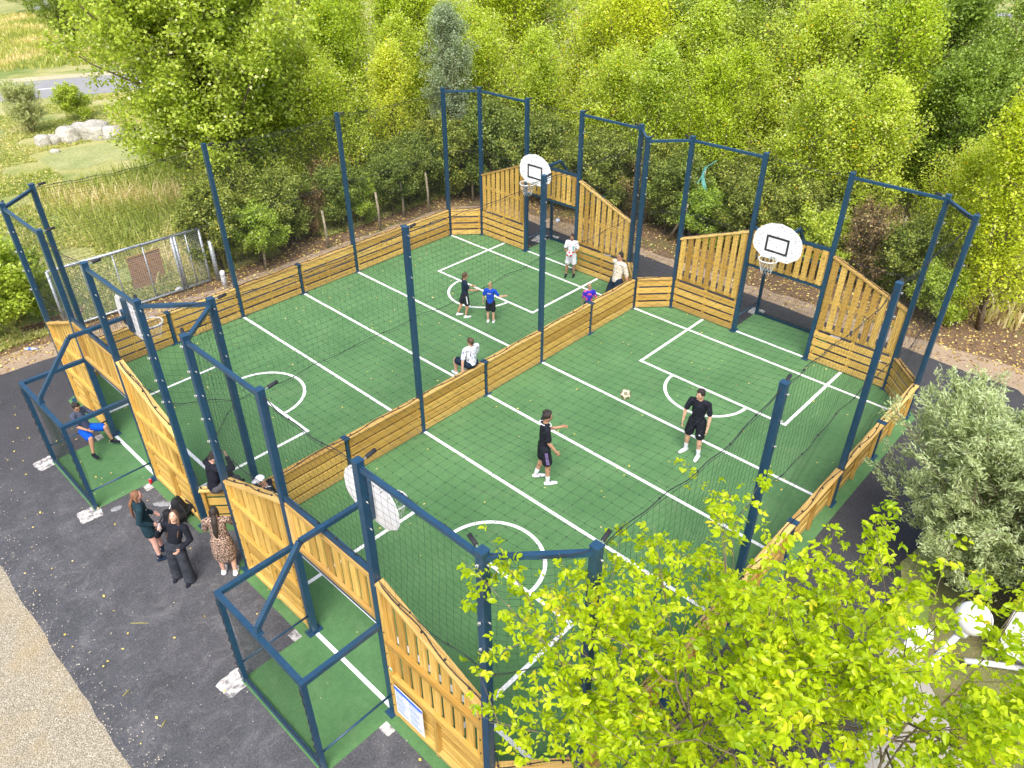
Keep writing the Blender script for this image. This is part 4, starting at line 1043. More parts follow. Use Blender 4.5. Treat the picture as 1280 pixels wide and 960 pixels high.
c = at(189, 604, 0); m = MB(); m.tube([c, c+V((0, 0, .004)), c+V((0, 0, .112)), c+V((0, 0, .12))], [.026, .033, .033, .027], 14); o = m.build('drink_can', 'can_red', None, smooth=True); tag(o, 'red drink can standing on the concrete at the corner of the left goal', 'can'); o['_w'] = (0, 0, 0)
m = MB(); m.tube([c+V((0, 0, .1201)), c+V((0, 0, .1215))], .024, 12); m.build('can_lid', 'zinc', o)
def cloth(u, v, rot, lab, sx=.42, sy=.16):
    c = at(u, v, 0); R = Matrix.Rotation(rot, 3, 'Z'); m = MB(); n_ = 9; vs = []
    for i in range(n_):
        for k in range(5):
            a = (i/(n_-1)-.5)*sx; b_ = (k/4-.5)*sy*math.sqrt(max(.02, 1-(2*i/(n_-1)-1)**2))*(1+.15*math.sin(i*2.3)); vs.append(c+R @ V((a, b_, .012+.030*abs(math.sin(i*1.3+k)) if 0 < k < 4 else .006)))
    m.add(vs, [(i*5+k, (i+1)*5+k, (i+1)*5+k+1, i*5+k+1) for i in range(n_-1) for k in range(4)])
    tag(m.build('grey_cloth', 'rag_grey', None, smooth=True), lab, 'cloth')
cloth(205, 630, rad(-45), 'crumpled grey cloth on the asphalt between the red can and the rucksacks'); cloth(146, 636, rad(-10), 'crumpled grey cloth on the white patch at the goal corner', .22, .14)
for (u, v, rot, l_, lab) in ((174, 779, rad(-46), .30, 'long pale stick lying alone in the middle of the asphalt'), (158, 866, rad(15), .13, 'short pale stick lying on the asphalt near the gravel edge'), (205, 904, rad(30), .13, 'short thin stick lowest on the asphalt')):
    c = at(u, v, .012); d = V((math.cos(rot), math.sin(rot), 0))*l_/2; m = MB(); m.tube([c-d, c+V((0, .008, 0)), c+d], [.007, .009, .006], 6); tag(m.build('stick', 'twig_yellow', None, smooth=True), lab, 'stick')
# notice board on the near wing
t = thing('notice_board', (-.07, 2.33, .6), 'white notice board with a blue band, fixed to the lowest timber wing fence', 'sign')
xs = -.062
m = MB(); m.box((xs-.006, 2.33, .575), .008, .60, .64); m.build('board', 'board_white', t)
m = MB(); m.box((xs-.012, 2.33, .575+.285), .004, .598, .065); m.build('blue_band', 'sign_blue', t)
m = MB(); rr = random.Random(4)
for col in (0, 1):
    for k in range(17):
        z = .80-k*.030; w_ = rr.uniform(.15, .25); y = 2.33+.28-col*.29; m.box((xs-.0115, y-w_/2, z), .002, w_, .010 if k % 5 else .017)
m.box((xs-.0115, 2.33, .272), .002, .5, .008); m.build('printed_text', 'sign_text', t)
t2 = MB(); t2.box((-.064, 2.66, 1.22), .004, .06, .05); o = t2.build('small_sticker', 'board_white'); tag(o, 'tiny white and green sticker on the timber above the notice board', 'sticker')
t2 = MB(); t2.box((-.068, 2.66, 1.208), .003, .058, .026); o['_w'] = (0, 0, 0); t2.build('green_band', 'sign_green', o)

# lamp, mobile home, pipe, box at the lower right
g0 = at(1217, 773, 2.6); g1 = at(1155, 838, 1.75); dirp = (g1-g0).normalized(); g2 = g0+dirp*((g0.z)/-dirp.z)
t = thing('globe_lamp', (g2.x, g2.y, 0), 'white globe lamp on a leaning pale pole beside the white building', 'street lamp')
m = MB(); m.ball(g0, .215, n=28); m.build('globe', 'globe', t, smooth=True)
m = MB(); m.tube([g0+dirp*.20, g0+dirp*.27], .09, 16); m.build('collar', 'lamp_pole', t, smooth=True)
m = MB(); m.tube([g0+dirp*.22, g2], .042, 12); m.build('pole', 'lamp_pole', t, smooth=True)
m = MB(); m.tube([g2+V((0, 0, -.02)), g2+V((0, 0, .03))], .13, 16); m.build('foot', 'lamp_pole', t, smooth=True)
A = at(1243, 808, .38); Cc = at(1280, 828, .38); e1 = (Cc-A); e1.z = 0; e1.normalize(); e2 = V((-e1.y, e1.x, 0))
if (A+e2-CAMP).length < (A-CAMP).length: e2 = -e2
t = thing('white_cabin', (A.x, A.y, 0), 'white cabin wall of horizontal boards cut off by the right edge', 'cabin')
m = MB(); m.poly([A, A+e1*7, A+e1*7+e2*3, A+e2*3], (0, 0, 2.5)); m.build('wall', 'siding', t)
m = MB()
for k in range(21): m.bar(A-e2*.012+e1*.10+V((0, 0, .06+k*.118)), A-e2*.012+e1*6.9+V((0, 0, .06+k*.118)), .022, .104)
m.build('board_cladding', 'siding', t)
m = MB(); m.bar(A-e2*.018+e1*.045+V((0, 0, 0)), A-e2*.018+e1*.045+V((0, 0, 2.5)), .09, .05, up=e2); m.build('corner_trim', 'white_metal', t)
m = MB(); m.poly([A-e1*.2-e2*.2+V((0, 0, 2.5)), A+e1*7.2-e2*.2+V((0, 0, 2.5)), A+e1*7.2+e2*3.2+V((0, 0, 2.5)), A-e1*.2+e2*3.2+V((0, 0, 2.5))], (0, 0, .12)); m.build('roof', 'siding', t)
for (a1, a2) in ((.5, .4), (3.4, .4), (6.4, .4), (.5, 2.6), (6.4, 2.6)):
    q = A+e1*a1+e2*a2; m = MB(); m.box((q.x, q.y, .19), .3, .3, .38); m.build('support_block', 'concrete', t)
m = MB(); a_ = at(1205, 826, .06); b_ = at(1290, 838, .06); m.tube([a_, a_.lerp(b_, .4)+V((0, 0, .02)), b_+(b_-a_)*1.2], .05, 12); tag(m.build('drain_pipe', 'lamp_pole', None, smooth=True), 'pale drain pipe lying on the lawn below the white cabin', 'pipe')
m = MB(); pts = [at(u, v, .03) for u, v in ((1170, 815), (1185, 822), (1205, 830), (1235, 832))]; m.tube(pts, .02, 8); tag(m.build('black_hose', 'rubber', None, smooth=True), 'black hose running over the lawn past the lamp pole', 'hose')
c = at(1140, 812, .0); t = thing('utility_box', (c.x, c.y, 0), 'small white utility box on the stone path behind the yellow-green leaves', 'utility box')
m = MB(); m.bar((c.x, c.y, 0), (c.x, c.y, .42), .34, .24, up=(.9, .3, 0)); m.build('cabinet', 'white_metal', t)
m = MB(); m.bar((c.x, c.y, .42), (c.x, c.y, .45), .38, .28, up=(.9, .3, 0)); m.build('box_lid', 'white_metal', t)

# wire gates behind the far left
G0 = at(85, 412, 0); G1 = at(264, 353, 0); gd = (G1-G0).normalized(); GHH = 1.75
t = thing('wire_gate_fence', (G0.x, G0.y, 0), 'galvanised wire-mesh gate fence at the meadow edge, left back corner', 'fence')
def gpost(s, z=GHH, r=.035): 
    p = G0+gd*s; m = MB(); m.tube([p, p+V((0, 0, z))], r, 10); m.build('upright', 'galv', t, smooth=True)
GL_ = (G1-G0).length
for s in (0., GL_*.80, GL_*.80+.09, GL_): gpost(s, r=.04)
for s in (GL_*.2, GL_*.4, GL_*.6, GL_*.9): gpost(s, r=.018)
for z, r in ((GHH, .04), (.08, .03)):
    m = MB(); m.tube([G0+V((0, 0, z)), G1+V((0, 0, z))], r, 10); m.build('rail', 'galv', t, smooth=True)
segs = []
for k in range(int(GL_/.055)): p = G0+gd*k*.055; segs.append((p+V((0, 0, .08)), p+V((0, 0, GHH))))
for k in range(int(GHH/.055)): segs.append((G0+V((0, 0, .08+k*.055)), G1+V((0, 0, .08+k*.055))))
wires('wire_mesh', [(tuple(a), tuple(b)) for a, b in segs], .0028, 'galv', t)
gp = MB(); p = G1+gd*.25; gp.tube([p, p+V((0, 0, 1.3))], .07, 12); tag(gp.build('gate_post', 'galv', None, smooth=True), 'thick galvanised post at the hedge end of the wire gates', 'post')
c = at(282, 359, 0); m = MB(); m.tube([c, c+V((0, 0, .50)), c+V((0, 0, .55))], [.075, .075, .05], 16); o = m.build('bollard', 'white_metal', None, smooth=True); tag(o, 'short white bollard between the gates and the long fence', 'bollard'); o['_w'] = (0, 0, 0)
m = MB(); m.tube([c+V((0, 0, .40)), c+V((0, 0, .44))], .077, 16); m.tube([c+V((0, 0, .2)), c+V((0, 0, .22))], .077, 16); m.build('dark_ring', 'galv', o, smooth=True)
m = MB(); a_ = at(172, 372, 0)+V((.1, .35, 0)); b_ = at(212, 358, 0)+V((.1, .35, 0)); m.poly([a_, b_, b_+V((.15, .35, .95)), a_+V((.15, .35, .95))], (0, .025, 0)); o = m.build('brown_board', 'board_brown'); tag(o, 'brown wooden board propped behind the wire gates', 'board'); o['_w'] = (0, 0, 0)
m = MB(); m.bar(a_+V((.15, .34, .96)), b_+V((.15, .34, .96)), .05, .03); m.build('board_edge', 'wood', o)
for (u, v, nm, mt, lab) in ((224, 360, 'litter', 'cloth_white', 'scrap of white litter at the foot of the wire gates'), (232, 359, 'litter', 'plastic_blue', 'scrap of blue litter at the foot of the wire gates'),
                            (697, 275, 'litter', 'plastic_clear', 'pale blue litter on the dead leaves behind the farthest goal')):
    c = at(u, v, .03); m = MB(); rr = random.Random(u); m.ball(c, .11, .06, .035, 10, Matrix.Rotation(rr.random()*3, 3, 'Z'), lambda q: q*(1+.5*rr.random())); tag(m.build(nm, mt), lab, 'litter')
# hedge stakes
for k, (u, v, hh) in enumerate(((410, 310, 1.3), (475, 287, 1.35), (505, 272, 1.4), (536, 265, 1.5), (591, 250, 1.3), (333, 336, 1.2))):
    c = at(u, v, 0); m = MB(); m.tube([c, c+V((.03, .02, hh*.5)), c+V((.0, .05, hh))], [.045, .042, .035], 9)
    tag(m.build('hedge_stake', 'bark_pale', None, smooth=True), ['pale stake at the hedge foot, third from the wire gates', 'pale stake at the hedge foot, fourth from the wire gates', 'pale stake at the hedge foot, fifth from the wire gates', 'tall pale stake at the hedge foot close left of the fence end post',
        'pale stake at the hedge foot behind the farthest corner', 'pale stake at the hedge foot, second from the wire gates'][k], 'stake', 'stakes along the hedge')
# green tarp beyond the far hedge
c = aty(882, 222, 11.0); c = at(882, 225, 2.2); m = MB()
for (p, q) in (((-.5, 0, 0), (0, 0, .45)), ((0, 0, .45), (.55, 0, .50))): m.tube([c+V(p), c+V(q)], .012, 6)
vs = [c+V((-.05+.02*k, .06*math.sin(k), .42-.16*k)) for k in range(6)]+[c+V((.0-.02*k, .10+.05*math.sin(k), .42-.16*k)) for k in range(6)]
m.add(vs, [(k, k+1, k+7, k+6) for k in range(5)]); tag(m.build('turquoise_sheet', 'tarp'), 'torn turquoise sheet hanging in the hedge right of the middle posts', 'sheet')

# parked cars glimpsed behind the trees
def car(x, y, rot, label):
    t = thing('parked_car', (x, y, 0), label, 'car', 'cars parked beyond the trees'); R = Matrix.Rotation(rot, 3, 'Z')
    Q = lambda a, b_, c_: V((x, y, 0))+R @ V((a, b_, c_))
    side = [(-2.1, .35), (-2.15, .75), (-1.9, .95), (-1.2, 1.42), (.3, 1.46), (1.1, .98), (1.95, .85), (2.15, .6), (2.1, .3)]
    m = MB(); m.poly([Q(a, -.85, c_) for a, c_ in side], R @ V((0, 1.7, 0))); m.build('body', 'car_white', t)
    m = MB(); gl = [(-1.7, .98), (-1.15, 1.36), (.25, 1.39), (.95, .98)]; m.poly([Q(a, -.856, c_) for a, c_ in gl], R @ V((0, 1.712, 0))); m.build('side_windows', 'glass_dark', t)
    for sx in (-1.35, 1.35):
        for sy in (-.8, .8):
            m = MB(); m.tube([Q(sx, sy-.1, .32), Q(sx, sy+.1, .32)], .32, 18); w_ = m.build('wheel', 'rubber', t); m = MB(); m.tube([Q(sx, sy-.105, .32), Q(sx, sy+.105, .32)], .17, 12); m.build('rim', 'zinc', w_)
    for sy in (-.6, .6): m = MB(); m.box(Q(2.1, sy, .68), .12, .3, .14); m.build('headlight', 'globe', t)
p = at(428, 12); car(p.x, p.y, .4, 'white parked car glimpsed between treetops left of centre at the top edge')
p = at(925, 6); car(p.x, p.y, -.8, 'white parked car glimpsed between treetops right of centre at the top edge')
# boulders by the pond
bl = ['large pale boulder in the row by the pond, third from the left', 'large flat pale boulder in the middle of the row by the pond', 'pale boulder at the right end of the row, beside the big tree', 'small pale boulder at the left end of the row by the pond', 'small pale boulder second from the left by the pond', 'small pale boulder above the others near the pond', 'pebble-sized pale rock lying lowest before the boulders']
for k, (u, v, sx, sz) in enumerate(((86, 177, .72, .5), (112, 172, 1.05, .55), (141, 172, .7, .5), (56, 182, .45, .35), (68, 180, .45, .35), (124, 161, .6, .35), (70, 190, .25, .12))):
    c = at(u, v, 0); rr = random.Random(k+4); m = MB(); ph = [rr.uniform(0, 6) for _ in range(6)]
    m.ball((c.x, c.y, sz*.35), sx, sx*.6, sz, 18, Matrix.Rotation(-.75, 3, 'Z'), lambda p: V([math.copysign(abs(q/w_)**.62, q)*w_ for q, w_ in zip(p, (sx, sx*.6, sz))])*(.82+.10*math.sin(p.x*4+ph[0])+.10*math.sin(p.y*6+ph[1])+.07*math.sin(p.z*9+ph[2])))
    tag(m.build('boulder', 'rock', None, smooth=True), bl[k], 'boulder', 'boulders by the pond')

# ------------------------------------------------------------------ foliage
def norm(a): return a/np.maximum(np.linalg.norm(a, axis=-1, keepdims=True), 1e-9)
def leaf_quads(rng, pos, size, tone, aspect=.75, upb=1.1, shape='diamond', axis=None, droop=0):
    n = len(pos); size = np.broadcast_to(size, (n,))[:, None]
    nr = norm(rng.normal(size=(n, 3))+np.array([0, 0, upb])); a = rng.normal(size=(n, 3)) if axis is None else axis+rng.normal(size=(n, 3))*.35
    if droop: a = a+np.array([0, 0, -droop])
    a = norm(a-nr*np.sum(a*nr, 1, keepdims=True)); b = np.cross(nr, a)
    h = size*.5; w = h*aspect
    if shape == 'diamond':
        return np.stack([pos-a*h, pos-b*w+a*h*.1, pos+a*h, pos+b*w+a*h*.1], 1).reshape(-1, 3), tone
    # folded leaf: two quads sharing the midrib, with a bent tip
    f = nr*h*.28; tip = pos+a*h-nr*h*.35; base = pos-a*h; m1 = pos-a*h*.1
    l1 = base+(-b*w*.8+f*.6)+a*h*.5; l2 = pos+a*h*.35-b*w*.8+f*.5; r1 = base+(b*w*.8+f*.6)+a*h*.5; r2 = pos+a*h*.35+b*w*.8+f*.5
    q = np.stack([base, m1, l2, l1, m1, tip, tip*.5+l2*.5-b*0, l2, base, r1, r2, m1, m1, r2, tip*.5+r2*.5, tip], 1)
    return q.reshape(-1, 3), np.repeat(tone, 4)
def twigs_mesh(mb, branches, n=6):
    for pts, rs in branches: mb.tube(pts, rs, n)
def grow(rng, Hh, Rr, cb, nb, ascend, trunk_r, sub=5, stems=1, jit=.12):
    """trunk, limbs and twig points; returns branches (polylines) and twig list (p0, p1)"""
    br, tw = [], []
    for st in range(stems):
        az0 = rng.uniform(0, 2*PI); sp = 0 if stems == 1 else Rr*.5
        top = np.array([math.cos(az0)*sp, math.sin(az0)*sp, Hh*rng.uniform(.85, 1)]); tr = []
        b0 = np.array([math.cos(az0), math.sin(az0), 0])*(.0 if stems == 1 else .12)
        for k in range(9):
            f = k/8; p = b0*(1-f)+top*f; p[:2] += rng.normal(size=2)*jit*f*Rr*.3; tr.append(p)
        r0 = trunk_r/(stems**.5); br.append(([tuple(p) for p in tr], [r0*(1-.85*k/8) for k in range(9)]))
        for i in range(max(3, nb//stems)):
            f = cb/Hh+(1-cb/Hh)*(i+.5)/(nb//stems)*.97; base = np.array(tr[min(7, int(f*8))])*(1-(f*8) % 1)+np.array(tr[min(8, int(f*8)+1)])*((f*8) % 1)
            az = i*2.4+rng.uniform(-.4, .4); ff = (f-cb/Hh)/(1-cb/Hh)
            ln = Rr*(math.sin(PI*(.18+.78*ff)**.9)*.95+.12)*rng.uniform(.75, 1.15); el = ascend+rng.uniform(-.25, .25)+.3*ff
            d = np.array([math.cos(az)*math.cos(el), math.sin(az)*math.cos(el), math.sin(el)]); pts = [base]
            for k in range(1, 5): pts.append(base+d*ln*k/4+np.array([0, 0, .05*ln*(k/4)**2])+rng.normal(size=3)*.03*ln)
            rb = max(.012, r0*.38*(1-.6*ff)); br.append(([tuple(p) for p in pts], [rb*(1-.8*k/4) for k in range(5)]))
            for s in range(sub):
                g = .30+.70*(s+rng.uniform(0, .8))/sub; g = min(g, 1); q = pts[int(g*3.99)]*(1-(g*4) % 1)+pts[min(4, int(g*3.99)+1)]*((g*4) % 1) if g < .99 else pts[4]
                dd = norm(d*.6+rng.normal(size=3)*.62+np.array([0, 0, .5*math.sin(ascend)])); l2 = Rr*rng.uniform(.16, .36)
                tw.append((q, q+dd*l2))
            tw.append((pts[3], pts[4]+d*Rr*.08))
        tw.append((tr[7], tr[8]+np.array([0, 0, Hh*.03])))
    return br, tw
def crown(name, seed, Hh, Rr, cb, nb, ascend, tr, leaf, per, size, mat, barkm, sub=6, stems=1, spread=.20, aspect=.8, upb=1.2, along=.35, twigr=.008, shape='diamond', squash=None, axisal=False, droop=0, yel=0, tonevar=.3):
    rng = np.random.default_rng(seed); br, tw = grow(rng, Hh, Rr, cb, nb, ascend, tr, sub, stems)
    mb = MB(); twigs_mesh(mb, br); 
    for p0, p1 in tw: mb.tube([tuple(p0), tuple((p0+p1)/2+rng.normal(size=3)*.01), tuple(p1)], [twigr*1.3, twigr, twigr*.4], 4)
    trunk = mb.build('trunk', barkm, None, smooth=True, link=False)
    tw_a = np.array([t[0] for t in tw]); tw_b = np.array([t[1] for t in tw]); n = len(tw)*per
    idx = rng.integers(0, len(tw), n); f = rng.uniform(0, 1, n)**.7; p = tw_a[idx]*(1-f[:, None])+tw_b[idx]*f[:, None]
    sc_ = spread*(1-.45*f)[:, None]; p = p+rng.normal(size=(n, 3))*sc_*np.array([1, 1, .9])
    p[:, 2] = np.maximum(p[:, 2], .05)
    tt = rng.uniform(.0, 1, len(tw)); tone = np.clip(.45+(tt[idx]-.5)*tonevar+rng.normal(size=n)*.24, 0, .93)
    y = rng.uniform(size=n) < yel; tone[y] = 1.
    ax = norm(tw_b-tw_a)[idx] if axisal else None
    if shape == 'fold':
        a0 = norm(rng.normal(size=(n, 3))*np.array([1, 1, .35])+norm(tw_b-tw_a)[idx]*.6+np.array([0, 0, -.45])); sd_ = norm(np.cross(a0, np.array([0, 0, 1.])))
        axs = [a0, norm(a0*.55+sd_*.85), norm(a0*.55-sd_*.85)]
        ax = np.concatenate(axs); p = np.concatenate([p+axs[0]*size*.75, p+axs[1]*size*.45, p+axs[2]*size*.45]); tone = np.clip(np.tile(tone, 3)+rng.normal(size=3*n)*.05, 0, 1); n = 3*n
    v, tone = leaf_quads(rng, p, size*rng.uniform(.6, 1.25, n), tone, aspect, upb, shape, ax, droop)
    fo = npmesh('foliage', v, 4, tone, mat, link=False)
    return fo, trunk
PROTO = {}
def plant(kind, x, y, z, s, rot, name, label, cat, group=None, sz=None):
    fo, tk = PROTO[kind]; t = thing(name, (x, y, z), label, cat, group)
    t.scale = (s, s, sz or s); t.rotation_euler = (0, 0, rot)
    for o in (fo, tk):
        c = o.copy(); COL.objects.link(c); c.parent = t; c.name = o.name.split('.')[0]
    return t
PROTO['poplar_a'] = crown('a', 11, 7.0, 2.1, .5, 56, 1.0, .11, None, 60, .095, 'leaf_poplar', 'bark', sub=6, spread=.27, stems=1, yel=.006, upb=1.5)
PROTO['poplar_b'] = crown('b', 12, 6.6, 2.5, .4, 63, .9, .11, None, 57, .095, 'leaf_poplar', 'bark', sub=6, spread=.29, stems=3, yel=.010, upb=1.5)
PROTO['poplar_c'] = crown('c', 13, 7.3, 2.2, .5, 58, 1.05, .12, None, 60, .094, 'leaf_fresh', 'bark', sub=6, spread=.26, stems=2, yel=.005, upb=1.5)
PROTO['big'] = crown('d', 14, 9.4, 4.0, 1.5, 110, .62, .20, None, 128, .118, 'leaf_green', 'bark', sub=8, spread=.26, stems=1, yel=.001)
PROTO['dark'] = crown('e', 15, 2.7, 1.45, .2, 34, .6, .05, None, 84, .085, 'leaf_dark', 'bark_dark', sub=6, spread=.15, stems=3, yel=.004, tonevar=.5)
PROTO['shrub'] = crown('f', 16, 2.4, 1.35, .2, 34, .55, .05, None, 72, .10, 'leaf_green', 'bark', sub=6, spread=.15, stems=3, yel=.004)
PROTO['silver'] = crown('g', 17, 7.6, 1.9, 1.2, 54, .95, .12, None, 84, .085, 'leaf_silver', 'bark', sub=6, spread=.16, stems=1, aspect=.45)
PROTO['olive'] = crown('h', 18, 6.0, 2.7, 1.0, 60, .5, .13, None, 84, .10, 'leaf_silver', 'bark_dark', sub=7, spread=.20, stems=2, aspect=.5)
PROTO['willow'] = crown('i', 19, 3.25, 1.75, .15, 150, .80, .05, None, 84, .085, 'leaf_willow', 'bark', sub=6, spread=.06, stems=5, aspect=.26, axisal=True, upb=1., twigr=.005)
PROTO['dry'] = crown('k', 24, 2.6, 1.3, .1, 46, .8, .045, None, 16, .08, 'leaf_dry', 'bark', sub=7, spread=.13, stems=4, yel=.004, twigr=.009, tonevar=.6)
PROTO['darktree'] = crown('j', 20, 6.4, 2.5, .6, 60, .6, .14, None, 90, .095, 'leaf_mid', 'bark_dark', sub=7, spread=.20, stems=2, tonevar=.4)

TR = []   # kind, pixel u,v of the crown centre, its height z, scale, name, label
def tree_px(kind, u, v, zc, s, label, name='tree', rot=None, group=None, cat='tree', sz=None):
    p = at(u, v, zc); plant(kind, p.x, p.y, 0, s, rot if rot is not None else random.uniform(0, 6.2), name, label, cat, group, sz)
gB = 'trees of the belt behind the pitches'; gH = 'bushes of the dark hedge'
def tree_xy(kind, x, y, s, label, name='tree', group=gB, cat='tree', sz=None, rot=None):
    plant(kind, x, y, 0, s, rot if rot is not None else random.uniform(0, 6.2), name, label, cat, group, sz)
tree_xy('big', 8.4, 21.9, .98, 'large broad green tree dominating the upper left, left of the first tall fence post', 'broadleaf_tree', None)
ordn = ['leftmost', 'second from the left', 'third from the left', 'fourth from the left', 'fifth from the left', 'sixth from the left', 'seventh from the left', 'eighth from the left', 'ninth from the left', 'tenth from the left', 'eleventh from the left', 'twelfth from the left', 'thirteenth from the left', 'fourteenth from the left']
def row(spots, what, where, name, group, cat='tree'):
    spots = sorted(spots, key=lambda s: ((V((s[1], s[2], 3))-CAMP).dot(_r2))/((V((s[1], s[2], 3))-CAMP).dot(_f)))
    for i, (k, x, y, s) in enumerate(spots):
        tree_xy(k, x, y, s, '%s, %s %s' % (what, ordn[i], where), name, group, cat)
LB = 'light green poplar-like tree'
row([('poplar_a', 10.4, 21.6, .84), ('poplar_b', 12.4, 20.6, .78), ('poplar_a', 14.5, 20.3, .74)], LB, "just behind the long hedge", 'poplar_tree', gB)
row([('poplar_b', 12.2, 24.4, .95), ('poplar_c', 14.8, 23.0, .90), ('poplar_b', 19.4, 19.4, .84), ('poplar_c', 17.6, 23.6, .9), ('poplar_a', 16.4, 22.0, .82), ('poplar_b', 19.6, 21.6, .88)], 'yellow-green tree', "in the second row, left", 'poplar_tree', gB)
row([('poplar_a', 10.4, 26.4, 1.0), ('poplar_b', 13.0, 27.6, 1.05), ('poplar_c', 16.4, 27.0, 1.05), ('poplar_b', 20.4, 25.0, 1.05), ('poplar_c', 23.4, 22.4, 1.05), ('poplar_a', 22.4, 28.5, 1.15), ('poplar_b', 17.4, 32.5, 1.2), ('poplar_b', 13.6, 31.5, 1.1), ('poplar_c', 20.5, 31.0, 1.2), ('poplar_b', 24.5, 25.4, 1.1), ('poplar_a', 18.6, 28.8, 1.1)],
    'pale yellow-green tree', "in the far row, left half", 'poplar_tree', gB)
tree_xy('silver', 16.2, 18.9, .92, 'silvery grey-green tree left of centre, behind the farthest corner posts', 'silver_tree', None)
row([('poplar_a', 18.6, 16.6, .80), ('poplar_b', 19.0, 14.2, .76), ('poplar_a', 19.4, 11.8, .80), ('poplar_c', 19.5, 9.4, .76), ('poplar_b', 19.8, 6.8, .80), ('poplar_a', 20.0, 4.4, .78), ('poplar_b', 20.0, 2.3, .62)],
    'yellow-green tree', "of the front row, right half", 'poplar_tree', gB)
row([('poplar_b', 21.8, 17.4, .90), ('poplar_c', 22.3, 14.8, .92), ('poplar_a', 22.8, 12.2, .94), ('poplar_b', 23.4, 9.2, 1.0), ('poplar_c', 23.4, 6.2, .98)],
    'bright green tree', "of the middle row, right half", 'poplar_tree', gB)
row([('poplar_c', 25.5, 19.6, 1.05), ('darktree', 27.0, 15.8, 1.0), ('poplar_a', 29.0, 9.6, 1.08), ('darktree', 26.6, 12.0, .92), ('darktree', 28.0, 6.6, 1.08), ('poplar_b', 29.4, 18.0, 1.25), ('darktree', 31.5, 12.2, 1.2), ('poplar_b', 26.4, 22.4, 1.15), ('darktree', 33.0, 8.4, 1.3), ('poplar_a', 32.0, 15.5, 1.25)],
    'leafy green tree', "of the far row, right half", 'broadleaf_tree', gB)
tree_xy('darktree', 25.0, 3.2, .92, 'mid-green feathery tree right of the bright belt, near the top right', 'broadleaf_tree', None)
tree_xy('olive', 27.0, .4, .95, 'grey-olive tree in the upper right, dark gap to its left', 'olive_tree', None)
tree_xy('olive', 30.0, -.6, 1.15, 'grey-olive tree at the top right corner', 'olive_tree', None)
tree_xy('darktree', 30.5, 2.6, 1.05, 'dark green tree at the top edge left of the grey-olive ones', 'broadleaf_tree', None)
tree_xy('poplar_c', 18.4, .0, .78, 'bright yellow-green tree by the right edge behind the last blue post', 'poplar_tree', None)
tree_xy('poplar_c', 20.2, -1.2, .76, 'bright yellow-green tree cut off by the right edge, behind its neighbour', 'poplar_tree', None)
tree_xy('poplar_a', -.6, 21.8, .74, 'light green young tree at the left edge with a few yellow leaves', 'poplar_tree', None)
tree_xy('shrub', -.5, 19.0, .95, 'bright green bush at the left edge beside the sloping wing', 'bush', None, 'bush')
tree_xy('shrub', .9, 19.9, .70, 'loose green bush behind the leftmost tall posts', 'bush', None, 'bush')
for (u, v, k, sc_, nm, lab) in ((92, 56, 'darktree', .92, 'broadleaf_tree', 'dense green willow-like tree beyond the road at the top left'), (140, 62, 'darktree', .85, 'broadleaf_tree', 'green tree beyond the road, mostly hidden by the big left tree'),
        (40, 18, 'darktree', .75, 'broadleaf_tree', 'farthest green tree at the very top left edge'),
        (42, 166, 'willow', .62, 'bush', 'feathery green bush before the road, above the boulders'), (104, 150, 'shrub', .62, 'bush', 'low green bush just right of the feathery bush by the road')):
    p = at(u, v, 0); tree_xy(k, p.x, p.y, sc_, lab, nm, None, 'tree' if 'tree' in nm else 'bush')
hs_ = [('dark', 6.0, 18.5, .88), ('shrub', 7.2, 18.4, .72), ('dark', 8.5, 18.6, .80), ('dry', 9.4, 18.9, .6), ('dark', 10.4, 18.6, .72), ('shrub', 11.5, 18.5, .66), ('dark', 12.6, 18.4, .74), ('dark', 13.5, 18.6, .7), ('dark', 14.5, 18.4, .82), ('dark', 15.6, 18.0, .95)]
row(hs_, 'dark bush', "of the long back hedge", 'hedge_bush', gH, 'bush')
row([('dark', 7.4, 19.9, .9), ('shrub', 9.2, 20.2, .7), ('dry', 11.4, 20.0, .7), ('dark', 13.6, 19.6, .75)], 'tangled bush', "of the second hedge line, left", 'hedge_bush', gH, 'bush')
row([('dark', 16.6, 17.0, 1.10), ('dark', 17.2, 15.4, 1.0), ('dark', 17.4, 14.0, .8), ('dark', 17.7, 12.6, .92), ('dry', 18.2, 11.2, .8), ('dark', 18.0, 9.9, .88), ('shrub', 18.1, 8.4, .72), ('dark', 18.4, 7.2, .8), ('dark', 18.5, 6.0, .85), ('shrub', 18.5, 4.7, .8), ('dry', 18.6, 3.5, .85), ('dark', 18.6, 2.3, .75)],
    'tangled bush', "behind the far goals", 'hedge_bush', gH, 'bush')
row([('dark', 18.4, 18.0, 1.15), ('dark', 18.9, 13.2, .9), ('dark', 19.4, 10.6, .9), ('dark', 19.6, 8.0, .9), ('dark', 19.8, 5.6, .9)], 'dark bush', "of the second hedge line, right", 'hedge_bush', gH, 'bush')
# bare leaning trunks in the hedge behind the far goals
for (u, v, z1, lx, ly, lab) in ((862, 298, 2.2, .2, .5, 'yellowish leaning trunk left of the turquoise sheet'), (871, 296, 2.3, .3, .2, 'greyish trunk crossing beside the yellowish one'), (930, 292, 1.7, .5, -.5, 'thick pale broken trunk behind the tall slatted wing'), (835, 300, 1.5, -.2, -.7, 'thin leaning stem in the dark hedge gap'), (1110, 352, 2.0, .3, .1, 'grey trunk rising behind the far right wing'), (1122, 348, 2.1, .4, -.2, 'second yellowish trunk behind the far right wing')):
    c = at(u, v, 0); m = MB(); r_ = .09 if 'thick' in lab else .05
    m.tube([c, c+V((lx*.4, ly*.5, z1*.45)), c+V((lx, ly, z1))], [r_, r_*.85, r_*.6], 9); tag(m.build('bare_trunk', 'bark_pale', None, smooth=True), lab, 'trunk')
tree_xy('shrub', 17.9, .9, .62, 'low green bush at the foot of the tree by the right edge', 'bush', None, 'bush')
